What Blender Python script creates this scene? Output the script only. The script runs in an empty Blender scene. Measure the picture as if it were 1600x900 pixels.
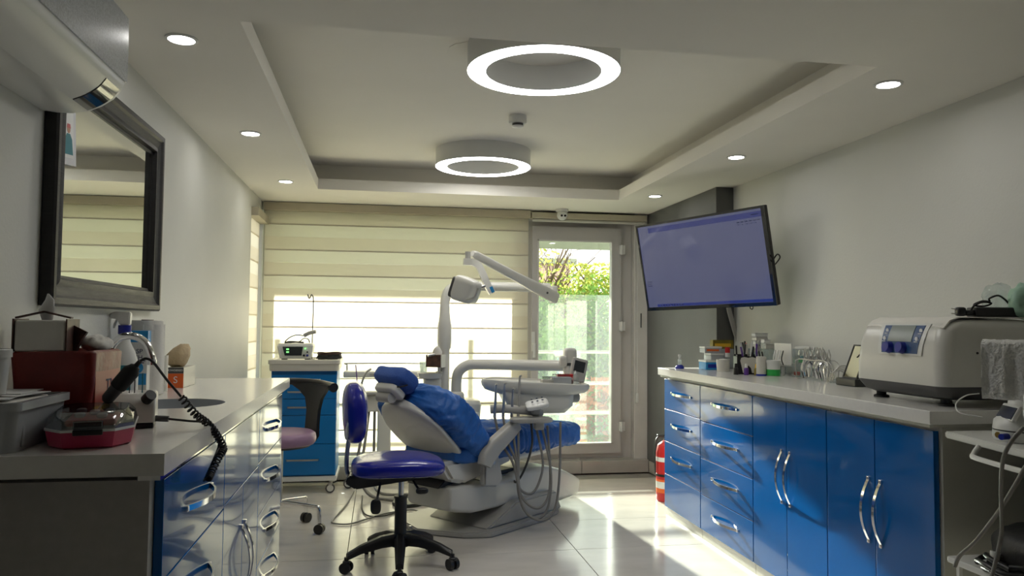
import bpy, bmesh, math, random
from mathutils import Vector as V, Matrix, noise
random.seed(7)
PI = math.pi
sc = bpy.context.scene
col = sc.collection

# ---------------- camera ----------------
FPX, YAW, PITCH, ROLL, HC = 1200.0, math.radians(9.7), math.radians(2.7), math.radians(0.48), 1.2
_fw = V((math.sin(YAW)*math.cos(PITCH), math.cos(YAW)*math.cos(PITCH), math.sin(PITCH)))
_r = V((math.cos(YAW), -math.sin(YAW), 0)); _u = _r.cross(_fw)
CR = _r*math.cos(ROLL)+_u*math.sin(ROLL); CU = -_r*math.sin(ROLL)+_u*math.cos(ROLL)
cam = bpy.data.objects.new('camera', bpy.data.cameras.new('camera')); col.objects.link(cam)
cam.matrix_world = Matrix(((CR.x, CU.x, -_fw.x, 0), (CR.y, CU.y, -_fw.y, 0), (CR.z, CU.z, -_fw.z, HC), (0, 0, 0, 1)))
cam.data.sensor_width = 36; cam.data.lens = 36*FPX/1600; cam.data.clip_start = .05; cam.data.clip_end = 200
sc.camera = cam
# ---------------- world, sun, exposure ----------------
sc.view_settings.view_transform = 'Standard'; sc.view_settings.look = 'None'
sc.view_settings.gamma = 1; sc.view_settings.use_curve_mapping = False
sc.view_settings.exposure = 1.7
w = bpy.data.worlds.new('sky'); sc.world = w; w.use_nodes = True
bg = w.node_tree.nodes['Background']; bg.inputs[0].default_value = (1.0, .98, .93, 1); bg.inputs[1].default_value = .9
sun = bpy.data.objects.new('sun', bpy.data.lights.new('sun', 'SUN')); col.objects.link(sun)
sun.data.energy = 8.5; sun.data.angle = math.radians(.9); sun.data.color = (1, .94, .86)
sun.location = (-1, 20, 8)
sun.rotation_euler = V((.095, -1, -.30)).to_track_quat('-Z', 'Y').to_euler()
RING_E, SPOT_E = 7.0, 14.0

def at(px, py, ax, val):
    d = _fw*FPX+CR*(px-800)-CU*(py-450); o = V((0, 0, HC)); i = 'xyz'.index(ax)
    return o+d*((val-o[i])/d[i])

# ---------------- materials ----------------
def mat(name, c, rough=.5, metal=0, var=.06, vs=6, bump=0, bs=60, coat=0, trans=0, emit=None, es=0, sub=0, spec=.5, alpha=None, dirs=(1, 1, 1)):
    m = bpy.data.materials.new(name); m.use_nodes = True; nt = m.node_tree; b = nt.nodes['Principled BSDF']
    tc = nt.nodes.new('ShaderNodeTexCoord'); mp = nt.nodes.new('ShaderNodeMapping'); mp.inputs['Scale'].default_value = dirs
    nt.links.new(tc.outputs['Object'], mp.inputs[0])
    n = nt.nodes.new('ShaderNodeTexNoise'); n.inputs['Scale'].default_value = vs; n.inputs['Detail'].default_value = 4
    nt.links.new(mp.outputs[0], n.inputs[0])
    rp = nt.nodes.new('ShaderNodeValToRGB'); rp.color_ramp.elements[0].position = .3; rp.color_ramp.elements[1].position = .7
    rp.color_ramp.elements[0].color = (*[x*(1-var) for x in c], 1); rp.color_ramp.elements[1].color = (*[min(1, x*(1+var)) for x in c], 1)
    nt.links.new(n.outputs[0], rp.inputs[0]); nt.links.new(rp.outputs[0], b.inputs['Base Color'])
    b.inputs['Roughness'].default_value = rough; b.inputs['Metallic'].default_value = metal
    b.inputs['Specular IOR Level'].default_value = spec
    b.inputs['Coat Weight'].default_value = coat; b.inputs['Coat Roughness'].default_value = .04
    b.inputs['Transmission Weight'].default_value = trans
    if alpha is not None: b.inputs['Alpha'].default_value = alpha
    if bump:
        n2 = nt.nodes.new('ShaderNodeTexNoise'); n2.inputs['Scale'].default_value = bs; n2.inputs['Detail'].default_value = 3
        nt.links.new(mp.outputs[0], n2.inputs[0])
        bp = nt.nodes.new('ShaderNodeBump'); bp.inputs['Strength'].default_value = bump; bp.inputs['Distance'].default_value = .01
        nt.links.new(n2.outputs[0], bp.inputs['Height']); nt.links.new(bp.outputs[0], b.inputs['Normal'])
    if emit: b.inputs['Emission Color'].default_value = (*emit, 1); b.inputs['Emission Strength'].default_value = es
    return m

def fabric_through(name, c, fac, ct=None):      # thin cloth that lets light through
    m = mat(name, c, .9, var=.03); nt = m.node_tree; b = nt.nodes['Principled BSDF']
    t = nt.nodes.new('ShaderNodeBsdfTranslucent'); t.inputs[0].default_value = (*(ct or c), 1)
    mx = nt.nodes.new('ShaderNodeMixShader'); mx.inputs[0].default_value = fac
    nt.links.new(b.outputs[0], mx.inputs[1]); nt.links.new(t.outputs[0], mx.inputs[2])
    nt.links.new(mx.outputs[0], nt.nodes['Material Output'].inputs[0]); return m

def pane(name, c=(.95, .98, .96), gl=.08, haze=0, rough=.02):
    m = bpy.data.materials.new(name); m.use_nodes = True; nt = m.node_tree; nt.nodes.clear()
    o = nt.nodes.new('ShaderNodeOutputMaterial'); t = nt.nodes.new('ShaderNodeBsdfTransparent'); t.inputs[0].default_value = (*c, 1)
    g = nt.nodes.new('ShaderNodeBsdfGlossy'); g.inputs['Roughness'].default_value = rough
    mx = nt.nodes.new('ShaderNodeMixShader'); mx.inputs[0].default_value = gl
    nt.links.new(t.outputs[0], mx.inputs[1]); nt.links.new(g.outputs[0], mx.inputs[2]); last = mx
    if haze:
        d = nt.nodes.new('ShaderNodeBsdfTranslucent'); d.inputs[0].default_value = (.9, .95, .95, 1)
        m2 = nt.nodes.new('ShaderNodeMixShader'); m2.inputs[0].default_value = haze
        nt.links.new(mx.outputs[0], m2.inputs[1]); nt.links.new(d.outputs[0], m2.inputs[2]); last = m2
    nt.links.new(last.outputs[0], o.inputs[0]); return m

M = dict(
    wall=mat('wall_paint', (.66, .66, .62), .55, var=.03, vs=2, bump=.08, bs=90),
    ceil=mat('ceiling_paint', (.85, .82, .75), .8, var=.02, vs=2, bump=.05, bs=60),
    greywall=mat('grey_paint', (.12, .12, .12), .6, var=.08, vs=3, bump=.1, bs=80),
    tile=mat('floor_tile', (.68, .64, .58), .16, var=.07, vs=3.5, dirs=(1, 2.5, 1)),
    grout=mat('grout', (.30, .28, .25), .9),
    plinth=mat('plinth_tile', (.42, .40, .37), .25, var=.08),
    pvc=mat('grey_pvc', (.50, .48, .46), .4, var=.03),
    pvcw=mat('white_frame', (.62, .60, .57), .45),
    blind=fabric_through('blind_solid', (.74, .71, .62), .58, (.95, .89, .79)),
    sheer=fabric_through('blind_sheer', (.76, .74, .66), .66, (.96, .92, .84)),
    cassette=mat('blind_cassette', (.52, .47, .35), .5),
    glass=pane('window_glass'), hazeglass=pane('hazy_glass', haze=.025), screen_g=pane('clear_plastic', (.9, .93, .93), .12, haze=.12),
    blue=mat('blue_lacquer', (.0, .105, .38), .14, var=.04, coat=.6, spec=.3),
    bluec=mat('blue_laminate', (.0, .16, .46), .35, var=.03),
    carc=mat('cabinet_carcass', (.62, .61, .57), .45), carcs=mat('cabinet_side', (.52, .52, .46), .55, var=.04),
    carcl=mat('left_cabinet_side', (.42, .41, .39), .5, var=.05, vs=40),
    top=mat('worktop_white', (.72, .71, .68), .16, var=.02, vs=80), sink=mat('sink_grey', (.34, .36, .38), .3),
    chrome=mat('chrome', (.85, .85, .86), .08, 1, var=.02), steel=mat('brushed_steel', (.55, .54, .52), .28, 1),
    white=mat('white_plastic', (.70, .70, .67), .32, var=.02), offw=mat('cream_plastic', (.62, .60, .54), .35, var=.03),
    unit=mat('unit_enamel', (.66, .65, .60), .28, var=.03), unitg=mat('unit_grey_plastic', (.42, .41, .38), .35, var=.03),
    black=mat('black_plastic', (.012, .012, .012), .38), blackr=mat('black_rubber', (.02, .02, .02), .7),
    blackg=mat('black_gloss', (.008, .008, .01), .08, coat=1), dgrey=mat('dark_grey_plastic', (.07, .07, .07), .4),
    wood=mat('black_stained_wood', (.010, .009, .008), .5, var=.5, vs=5, dirs=(1, 1, 8), bump=.15, bs=25),
    woodg=mat('grey_frame_wood', (.07, .066, .058), .5, var=.45, vs=8, dirs=(1, 1, 9), bump=.2, bs=30),
    mirror=mat('mirror_glass', (.86, .88, .84), .01, 1, var=.0),
    vinyl=mat('navy_vinyl', (.012, .018, .30), .24, var=.05, coat=.3),
    cover=mat('blue_cover', (.015, .12, .44), .5, var=.14, vs=9, bump=.6, bs=26), coverh=mat('blue_knit_cover', (.03, .10, .40), .6, var=.1, bump=.4, bs=90, dirs=(3, 1, 1)),
    pink=mat('mauve_vinyl', (.36, .22, .34), .4), hose=mat('grey_hose', (.25, .24, .22), .4), hosed=mat('dark_grey_hose', (.06, .06, .06), .45),
    emitr=mat('ring_diffuser', (1, 1, 1), .5, emit=(1, .99, .96), es=RING_E), emits=mat('spot_diffuser', (1, 1, 1), .5, emit=(1, .98, .94), es=SPOT_E),
    red=mat('red_bag_plastic', (.20, .012, .008), .42, var=.35, vs=8, bump=.5, bs=14), redl=mat('red_label', (.30, .016, .006), .4), yellow=mat('yellow_label', (.75, .45, .02), .5),
    rpl=mat('red_plastic', (.5, .02, .02), .35), pinkp=mat('pink_plastic', (.50, .03, .10), .3), orange=mat('orange_card', (.75, .13, .02), .5),
    tissue=mat('tissue_paper', (.75, .73, .68), .9, bump=.3, bs=30), greyp=mat('grey_clear_plastic', (.42, .44, .46), .25, var=.08, coat=.4),
    clear=pane('clear_acrylic', (.88, .92, .92), .14, haze=.18), smoked=pane('smoked_clear', (.55, .58, .6), .25),
    brown=mat('brown_print', (.07, .03, .02), .5, var=.6, vs=30), green=mat('green_plastic', (.02, .35, .06), .4), lblue=mat('light_blue_print', (.02, .28, .62), .4),
    purple=mat('purple_plastic', (.10, .03, .25), .4), dblue=mat('dark_blue_plastic', (.01, .02, .28), .35), olive=mat('olive_card', (.22, .17, .02), .6, var=.3, vs=20),
    towel=mat('white_towel', (.8, .8, .78), .95, bump=.9, bs=120), leather=mat('black_bag', (.015, .015, .015), .55, bump=.2),
    scr=mat('lit_screen', (.02, .02, .05), .12, coat=.6, emit=(.11, .12, .21), es=.2), scrb=mat('lit_screen_bar', (.0, .0, .05), .12, coat=.6, emit=(.02, .03, .14), es=.3),
    scrd=mat('dark_screen', (.03, .035, .04), .12), lcd=mat('grey_lcd', (.22, .25, .23), .3), gled=mat('green_led', (.1, .5, .1), .4, emit=(.2, .9, .2), es=.6),
    ink=mat('dark_ink', (.01, .02, .08), .6), inkw=mat('white_ink', (.8, .8, .8), .6), gold=mat('brass', (.55, .33, .08), .3, 1),
    bark=mat('bark', (.16, .11, .08), .9, var=.3), ground=mat('garden_ground', (.07, .10, .03), .95, var=.4, vs=1.5),
    leaf=fabric_through('green_leaves', (.12, .26, .05), .5, (.40, .62, .12)), leafy=fabric_through('yellow_green_leaves', (.26, .30, .05), .5, (.65, .70, .15)),
    leafr=fabric_through('rust_leaves', (.45, .16, .06), .5, (.9, .35, .12)), pinkw=mat('far_plaster', (.75, .52, .46), .9), conc=mat('concrete', (.40, .42, .33), .9),
    skinp=mat('skin_print', (.45, .22, .14), .6), teal=mat('teal_print', (.02, .20, .25), .6), paper=mat('photo_paper', (.62, .62, .66), .4), glove=mat('latex_glove', (.55, .42, .25), .6, bump=.3),
)
# ---------------- mesh helpers ----------------
def catmull(P, n=6):
    P = [V(p) for p in P]
    if len(P) < 3: return P
    out = []; Q = [P[0]*2-P[1]]+P+[P[-1]*2-P[-2]]
    for i in range(1, len(Q)-2):
        a, b, c, d = Q[i-1:i+3]
        for k in range(n):
            t = k/n
            out.append(.5*((2*b)+(c-a)*t+(2*a-5*b+4*c-d)*t*t+(3*b-a-3*c+d)*t**3))
    out.append(P[-1]); return out

class MB:
    def __init__(s): s.b = bmesh.new()
    def _add(s, tmp, mtx=None):
        if mtx is not None: tmp.transform(mtx)
        me = bpy.data.meshes.new('t'); tmp.to_mesh(me); tmp.free(); s.b.from_mesh(me); bpy.data.meshes.remove(me); return s
    def box(s, c, d, bev=0, rot=None, seg=2):
        t = bmesh.new(); bmesh.ops.create_cube(t, size=1)
        for v in t.verts: v.co = V((v.co.x*d[0], v.co.y*d[1], v.co.z*d[2]))
        if bev: bmesh.ops.bevel(t, geom=list(t.edges), offset=min(bev, min(d)*.49), segments=seg, affect='EDGES', profile=.5)
        m = Matrix.Translation(V(c))
        if rot is not None: m = m @ (rot if isinstance(rot, Matrix) else Matrix.Rotation(rot, 4, 'Z'))
        return s._add(t, m)
    def bb(s, a, b, bev=0, seg=2):
        a, b = V(a), V(b); return s.box((a+b)/2, [abs(x) for x in (b-a)], bev, seg=seg)
    def loft(s, rings, caps=True, close=False):
        vs = [[s.b.verts.new(p) for p in r] for r in rings]; n = len(vs[0])
        R = list(zip(vs, vs[1:]))+([(vs[-1], vs[0])] if close else [])
        for a, b in R:
            for i in range(n):
                s.b.faces.new((a[i], a[(i+1) % n], b[(i+1) % n], b[i]))
        if caps and not close: s.b.faces.new(vs[0][::-1]); s.b.faces.new(vs[-1])
        return s
    def tube(s, P, r, n=8, smooth=True, res=6, flat=1.0):
        P = catmull(P, res) if smooth and len(P) > 2 else [V(p) for p in P]
        N = len(P); rf = r if callable(r) else (lambda t: r)
        T = [(P[min(i+1, N-1)]-P[max(i-1, 0)]).normalized() for i in range(N)]
        u = T[0].orthogonal().normalized(); rings = []
        for i in range(N):
            u = (u-T[i]*u.dot(T[i])).normalized(); w_ = T[i].cross(u); rr = rf(i/(N-1))
            rings.append([P[i]+(u*math.cos(a)+w_*math.sin(a)*flat)*rr for a in [2*PI*k/n for k in range(n)]])
        return s.loft(rings)
    def strip(s, P, up, wid, th, smooth=True, res=6):      # rectangular bar swept along P; up = width direction
        P = catmull(P, res) if smooth and len(P) > 2 else [V(p) for p in P]; N = len(P); up = V(up).normalized(); rings = []
        for i in range(N):
            T = (P[min(i+1, N-1)]-P[max(i-1, 0)]).normalized(); n_ = T.cross(up).normalized(); u2 = n_.cross(T)
            rings.append([P[i]+u2*a*wid/2+n_*b*th/2 for a, b in ((1, 1), (-1, 1), (-1, -1), (1, -1))])
        return s.loft(rings)
    def cyl(s, a, b, r, r2=None, n=20):
        a, b = V(a), V(b); r2 = r if r2 is None else r2; T = (b-a).normalized(); u = T.orthogonal().normalized(); w_ = T.cross(u)
        return s.loft([[p+(u*math.cos(2*PI*k/n)+w_*math.sin(2*PI*k/n))*q for k in range(n)] for p, q in ((a, r), (b, r2))])
    def lathe(s, prof, c=(0, 0, 0), ax=(0, 0, 1), n=28, caps=True):
        c = V(c); T = V(ax).normalized(); u = T.orthogonal().normalized(); w_ = T.cross(u)
        return s.loft([[c+T*z+(u*math.cos(2*PI*k/n)+w_*math.sin(2*PI*k/n))*max(r, 1e-4) for k in range(n)] for r, z in prof], caps)
    def cushion(s, c, d, e=.5, f=None, nu=28, nv=16, e2=None, rot=None):
        c = V(c); sg = lambda x, p: math.copysign(abs(x)**p, x); e2 = e if e2 is None else e2; rings = []
        for j in range(1, nv):
            v = -PI/2+PI*j/nv; ring = []
            for i in range(nu):
                u = 2*PI*i/nu
                p = V((sg(math.cos(v), e2)*sg(math.cos(u), e)*d[0]/2, sg(math.cos(v), e2)*sg(math.sin(u), e)*d[1]/2, sg(math.sin(v), e2)*d[2]/2))
                if f: p = f(p)
                if rot is not None: p = rot @ p
                ring.append(c+p)
            rings.append(ring)
        return s.loft(rings)
    def ribbon(s, st, e=.45, n=24):                      # stations (x, z, halfwidth, halfthickness[, y]) in the local XZ plane
        P = [V((q[0], q[4] if len(q) > 4 else 0, q[1])) for q in st]; N = len(P); sg = lambda x, p: math.copysign(abs(x)**p, x); rings = []
        for i in range(N):
            T = (P[min(i+1, N-1)]-P[max(i-1, 0)]); T.y = 0; T.normalize(); nn = V((-T.z, 0, T.x))
            rings.append([P[i]+V((0, 1, 0))*sg(math.cos(a), e)*st[i][2]+nn*sg(math.sin(a), e)*st[i][3] for a in [2*PI*k/n for k in range(n)]])
        return s.loft(rings)
    def prism(s, poly, z0, z1, f=None, bev=0):
        t = bmesh.new(); vs = [t.verts.new((p[0], p[1], z0)) for p in poly]; fc = t.faces.new(vs)
        r = bmesh.ops.extrude_face_region(t, geom=[fc]); bmesh.ops.translate(t, vec=(0, 0, z1-z0), verts=[g for g in r['geom'] if isinstance(g, bmesh.types.BMVert)])
        if bev: bmesh.ops.bevel(t, geom=list(t.edges), offset=bev, segments=2, affect='EDGES')
        if f:
            for v in t.verts: v.co = f(v.co)
        return s._add(t)
    def plate(s, outer, holes, z0, z1, f=None):
        t = bmesh.new(); lo = []
        for L in [outer]+holes:
            vs = [t.verts.new((p[0], p[1], z0)) for p in L]; lo += [t.edges.new((vs[i], vs[(i+1) % len(vs)])) for i in range(len(vs))]
        bmesh.ops.triangle_fill(t, use_beauty=True, edges=lo)
        r = bmesh.ops.extrude_face_region(t, geom=list(t.faces)); bmesh.ops.translate(t, vec=(0, 0, z1-z0), verts=[g for g in r['geom'] if isinstance(g, bmesh.types.BMVert)])
        if f:
            for v in t.verts: v.co = f(v.co)
        return s._add(t)
    def wrinkle(s, amp, sc_=8, st=(1, 1, 1), off=0):
        bmesh.ops.recalc_face_normals(s.b, faces=s.b.faces); s.b.normal_update()
        for v in s.b.verts:
            q = V((v.co.x*st[0], v.co.y*st[1], v.co.z*st[2]))*sc_+V((off, off, off))
            h = noise.noise(q)+.5*noise.noise(q*2.3)
            v.co = v.co+v.normal*amp*(1-2*abs(h))
        return s
    def xf(s, m):
        s.b.transform(m); return s
    def build(s, name, m, parent=None, world=False, smooth=True, label=None, kind=None, ang=50):
        bmesh.ops.recalc_face_normals(s.b, faces=s.b.faces)
        me = bpy.data.meshes.new(name); s.b.to_mesh(me); s.b.free()
        if smooth:
            me.shade_smooth(); me.set_sharp_from_angle(angle=math.radians(ang))
        me.materials.append(M[m] if isinstance(m, str) else m)
        o = bpy.data.objects.new(name, me); col.objects.link(o)
        if smooth and len(me.polygons) > 6:
            wn = o.modifiers.new('weighted_normals', 'WEIGHTED_NORMAL'); wn.keep_sharp = True
        if parent is not None:
            o.parent = parent
            if world:
                q = parent; mw = q.matrix_basis.copy()
                while q.parent: q = q.parent; mw = q.matrix_basis @ mw
                me.transform(mw.inverted())
        if label: o['label'] = label
        if kind: o['kind'] = kind
        return o

def thing(name, label, cat, loc=(0, 0, 0), rz=0, group=None, rot=None):
    o = bpy.data.objects.new(name, None); col.objects.link(o); o.empty_display_size = .05
    o.location = V(loc); o.rotation_euler = rot if rot is not None else (0, 0, rz)
    o['label'] = label; o['category'] = cat
    if group: o['group'] = group
    return o
def tag(o, label, cat, group=None):
    o['label'] = label; o['category'] = cat
    if group: o['group'] = group
    return o
def place(o):           # move a world-built single mesh's origin to its base centre
    me = o.data; c = sum((V(v) for v in o.bound_box), V())/8; z = min(v[2] for v in o.bound_box); p = V((c.x, c.y, z))
    me.transform(Matrix.Translation(-p)); o.location = p; return o
def dup(root, loc=None, rz=None, label=None, group=None):
    r = root.copy(); col.objects.link(r)
    if loc is not None: r.location = loc
    if rz is not None: r.rotation_euler[2] = rz
    if label: r['label'] = label
    if group: r['group'] = group
    for ch in list(root.children):
        c = ch.copy(); col.objects.link(c); c.parent = r
        for g in list(ch.children):
            d = g.copy(); col.objects.link(d); d.parent = c
    return r
def struct(o): o['kind'] = 'structure'; return o
def words(body, size, loc, xdir, updir, m, parent=None, name='lettering', ext=.0003):
    cu = bpy.data.curves.new('t', 'FONT'); cu.body = body; cu.size = size; cu.align_x = 'CENTER'; cu.align_y = 'CENTER'; cu.extrude = ext
    o = bpy.data.objects.new('t', cu); col.objects.link(o); dg = bpy.context.evaluated_depsgraph_get(); dg.update()
    me = bpy.data.meshes.new_from_object(o.evaluated_get(dg)); bpy.data.objects.remove(o)
    x = V(xdir).normalized(); y = V(updir); y = (y-x*y.dot(x)).normalized(); z = x.cross(y); loc = V(loc)
    me.transform(Matrix(((x.x, y.x, z.x, loc.x), (x.y, y.y, z.y, loc.y), (x.z, y.z, z.z, loc.z), (0, 0, 0, 1))))
    me.materials.clear(); me.materials.append(M[m]); me.name = name
    q = bpy.data.objects.new(name, me); col.objects.link(q)
    if parent is not None:
        q.parent = parent; p = parent; mw = p.matrix_basis.copy()
        while p.parent: p = p.parent; mw = p.matrix_basis @ mw
        me.transform(mw.inverted())
    return q
def rect(x0, y0, x1, y1): return [(x0, y0), (x1, y0), (x1, y1), (x0, y1)]
def circ(x, y, r, n=48): return [(x+r*math.cos(2*PI*k/n), y+r*math.sin(2*PI*k/n)) for k in range(n)]
def rrect(x0, y0, x1, y1, r, n=5):
    out = []
    for cx, cy, a0 in ((x1-r, y1-r, 0), (x0+r, y1-r, 90), (x0+r, y0+r, 180), (x1-r, y0+r, 270)):
        out += [(cx+r*math.cos(math.radians(a0+90*k/n)), cy+r*math.sin(math.radians(a0+90*k/n))) for k in range(n+1)]
    return out

# ================= ROOM SHELL =================
XL, XR, YB, YF, ZC, ZU = -.91, 2.325, 6.22, -2.8, 2.13, 2.33
TX1, TX2, TY1, TY2 = -.443, 1.736, 2.447, 5.47
floor = struct(MB().bb((XL-.1, YF-.1, -.12), (XR+.1, YB+.2, -.012)).build('floor', 'grout'))
xs = [-.91, -.15, 1.05, 2.25, 2.325]; ys = [-2.8]+[-2.55+.6*k for k in range(15)]
tiles = {}
for i in range(4):
    for j in range(len(ys)-1):
        x0, x1, y0, y1 = xs[i], xs[i+1], ys[j], min(ys[j+1], YB)
        key = (i, round(y1-y0, 3))
        if key not in tiles:
            o = MB().box((0, 0, -.006), (x1-x0-.003, y1-y0-.003, .012), .001, seg=1).build('tile', 'tile', floor); tiles[key] = o
        else:
            o = tiles[key].copy(); col.objects.link(o)
        o.location = ((x0+x1)/2, (y0+y1)/2, 0)
MB_ = MB()
MB_.plate(rect(XL-.1, YF-.1, XR+.1, YB+.2), [rect(TX1, TY1, TX2, TY2)], ZC, ZC+.075)
R_ = .15
MB_.plate(rect(XL-.1, YF-.1, XR+.1, YB+.2), [rect(TX1-R_, TY1-R_, TX2+R_, TY2+R_)], ZC+.0751, ZU)
MB_.bb((XL-.1, YF-.1, ZU+.0002), (XR+.1, YB+.2, ZU+.1))
struct(MB_.build('ceiling', 'ceil', smooth=False))
pc_ = at(719, 84, 'z', ZU)
rg0 = random.Random(2)
MB().prism([(pc_.x+(.05+.025*rg0.random())*math.cos(k*.45)*.8, pc_.y+(.13+.06*rg0.random())*math.sin(k*.45)) for k in range(14)], ZU-.0022, ZU+.001).build('plaster_patch', 'ceil', bpy.data.objects['ceiling'], smooth=False)
# walls. left wall opening for the narrow side window (Y 5.62-6.18)
yz = lambda x: (lambda c: V((x+c.z, c.x, c.y)))
xz = lambda y: (lambda c: V((c.x, y+c.z, c.y)))
struct(MB().plate(rect(YF-.1, -.12, YB+.2, 2.4), [rect(5.63, .12, 6.17, 2.02)], -.12, 0, yz(XL)).build('wall_left', 'wall', smooth=False))
struct(MB().bb((XR, YF-.1, -.12), (XR+.12, YB+.2, 2.4)).build('wall_right', 'wall'))
struct(MB().bb((XL-.1, YF-.12, -.12), (XR+.1, YF, 2.4)).build('wall_front', 'greywall'))  # unseen wall, set back and coloured dark to cut bounced light
struct(MB().plate(rect(XL-.1, -.12, XR+.1, 2.4), [rect(-.89, .15, 1.10, 2.05), rect(1.20, .10, 2.085, 2.06)], 0, .2, xz(YB)).build('wall_back', 'wall', smooth=False))
struct(MB().bb((2.2, 4.8, 0), (XR, YB, ZC), .004).build('wall_pillar', 'greywall', smooth=False))
struct(MB().bb((2.085, 6.14, 0), (2.2, YB, ZC), .004).build('trim_1', 'pvcw'))
b = None
bs = struct(MB().bb((XL, 6.085, 0), (2.19, 6.22, .012)).build('baseboard_back', 'grout'))
for x0, x1 in ((-.905, -.2), (-.197, .45), (.453, 1.1), (1.103, 1.62), (1.623, 2.185)):
    MB().bb((x0, 6.07, .0), (x1, 6.219, .10), .003).build('tile', 'plinth', bs)
bp = struct(MB().bb((2.19, 4.82, 0), (2.2, 6.07, .01)).build('baseboard_right', 'grout'))
for y0, y1 in ((4.82, 5.43), (5.433, 6.068)): MB().bb((2.186, y0, 0), (2.199, y1, .09), .003).build('tile', 'plinth', bp)
# big window behind the blind
w1 = struct(MB().plate(rect(-.889, .151, 1.099, 2.049), [rect(-.83, .21, 1.04, 1.99)], .08, .14, xz(YB)).build('window_1', 'pvc', smooth=False))
for x0, x1 in ((-.83, 1.04),): MB().bb((x0, YB+.105, .21), (x1, YB+.111, 1.99)).build('pane', 'glass', w1)
w2 = struct(MB().plate(rect(5.631, .121, 6.169, 2.019), [rect(5.68, .17, 6.12, 1.97)], -.09, -.04, yz(XL)).build('window_2', 'pvc', smooth=False))
MB().bb((XL-.068, 5.68, .17), (XL-.062, 6.12, 1.97)).build('pane', 'glass', w2)
# glazed balcony door
d1 = struct(MB().plate(rect(1.201, .101, 2.084, 2.059), [rect(1.235, .15, 1.975, 2.0)], .0, .09, xz(YB)).build('door_1', 'pvc', smooth=False))
MB().plate(rect(1.225, .14, 1.985, 2.01), [rect(1.275, .222, 1.905, 1.895)], -.035, .035, xz(YB)).build('door_leaf', 'pvc', d1, smooth=False)
MB().bb((1.275, YB-.005, .222), (1.905, YB+.003, 1.895)).build('pane', 'glass', d1)
g = MB()
for a_, b_ in (((1.268, .215), (1.28, 1.902)), ((1.9, .215), (1.912, 1.902))): g.bb((a_[0], YB-.042, a_[1]), (b_[0], YB-.034, b_[1]))
g.bb((1.268, YB-.042, .215), (1.912, YB-.034, .227)); g.bb((1.268, YB-.042, 1.89), (1.912, YB-.034, 1.902))
g.build('glazing_bead', 'pvcw', d1)
h = MB().bb((1.222, YB-.05, .98), (1.25, YB-.036, 1.14), .005); h.bb((1.226, YB-.085, 1.03), (1.246, YB-.045, 1.05), .004).bb((1.226, YB-.09, .93), (1.246, YB-.075, 1.05), .006); h.build('handle', 'white', d1)
for z in (1.83, 1.19, .36):
    hg = MB().box((1.99, YB-.045, z), (.05, .022, .075), .004); hg.cyl((1.985, YB-.06, z-.04), (1.985, YB-.06, z+.04), .009); hg.build('hinge', 'white', d1)
# ================= BLINDS =================
def zebra(name, label, x0, x1, y, ztop, zbot, axis='x'):
    t = thing(name, label, 'blind', ((x0+x1)/2, y, zbot) if axis == 'x' else (y, (x0+x1)/2, zbot))
    mk = (lambda a, b, za, zb, th: MB().bb((a, y-th, za), (b, y, zb))) if axis == 'x' else (lambda a, b, za, zb, th: MB().bb((y, a, za), (y+th, b, zb)))
    mk(x0-.005, x1+.005, ztop-.06, ztop, .07).build('cassette', 'cassette', t, world=True)
    z = ztop-.06; k = 0
    while z > zbot+.03:
        z2 = max(z-.1, zbot+.02)
        mk(x0, x1, z2+.0005, z, .0012 if k % 2 else .0022).build('fabric_band', 'sheer' if k % 2 else 'blind', t, world=True)
        if not k % 2: mk(x0, x1, z2-.006, z2+.004, .003).build('band_seam', 'blind', t, world=True)
        z = z2; k += 1
    mk(x0, x1, zbot, zbot+.025, .018).build('bottom_rail', 'pvcw', t, world=True)
    return t
zebra('roller_blind', 'wide cream zebra roller blind glowing with daylight over the big window', -.893, 1.185, YB-.06, 2.125, .17)
zebra('roller_blind', 'narrow zebra blind on the side window at the end of the left wall', 5.64, 6.14, XL-.022, 2.015, .14, 'y')
t = thing('blind_cassette', 'rolled-up beige blind cassette above the glazed balcony door', 'blind', (1.68, 6.15, 2.06))
MB().bb((1.2, 6.09, 2.065), (2.18, 6.2, 2.115), .008).build('cassette', 'cassette', t, world=True)
MB().cyl((1.21, 6.12, 2.052), (2.17, 6.12, 2.052), .012).build('bottom_rail', 'offw', t, world=True)
o = MB().tube([(2.1, 6.11, 2.05), (2.1, 6.11, 1.6), (2.1, 6.11, .62)], .0025, 6).build('cord', 'white', t, world=True)
MB().cushion((2.1, 6.11, .6), (.025, .025, .08)).build('cord_weight', 'white', t, world=True)
o = MB().bb((2.139, 6.13, 1.18), (2.147, 6.145, 1.30), .003).build('wall_switch', 'dgrey'); tag(place(o), 'small dark strip fixed on the white column beside the door', 'switch')

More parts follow.
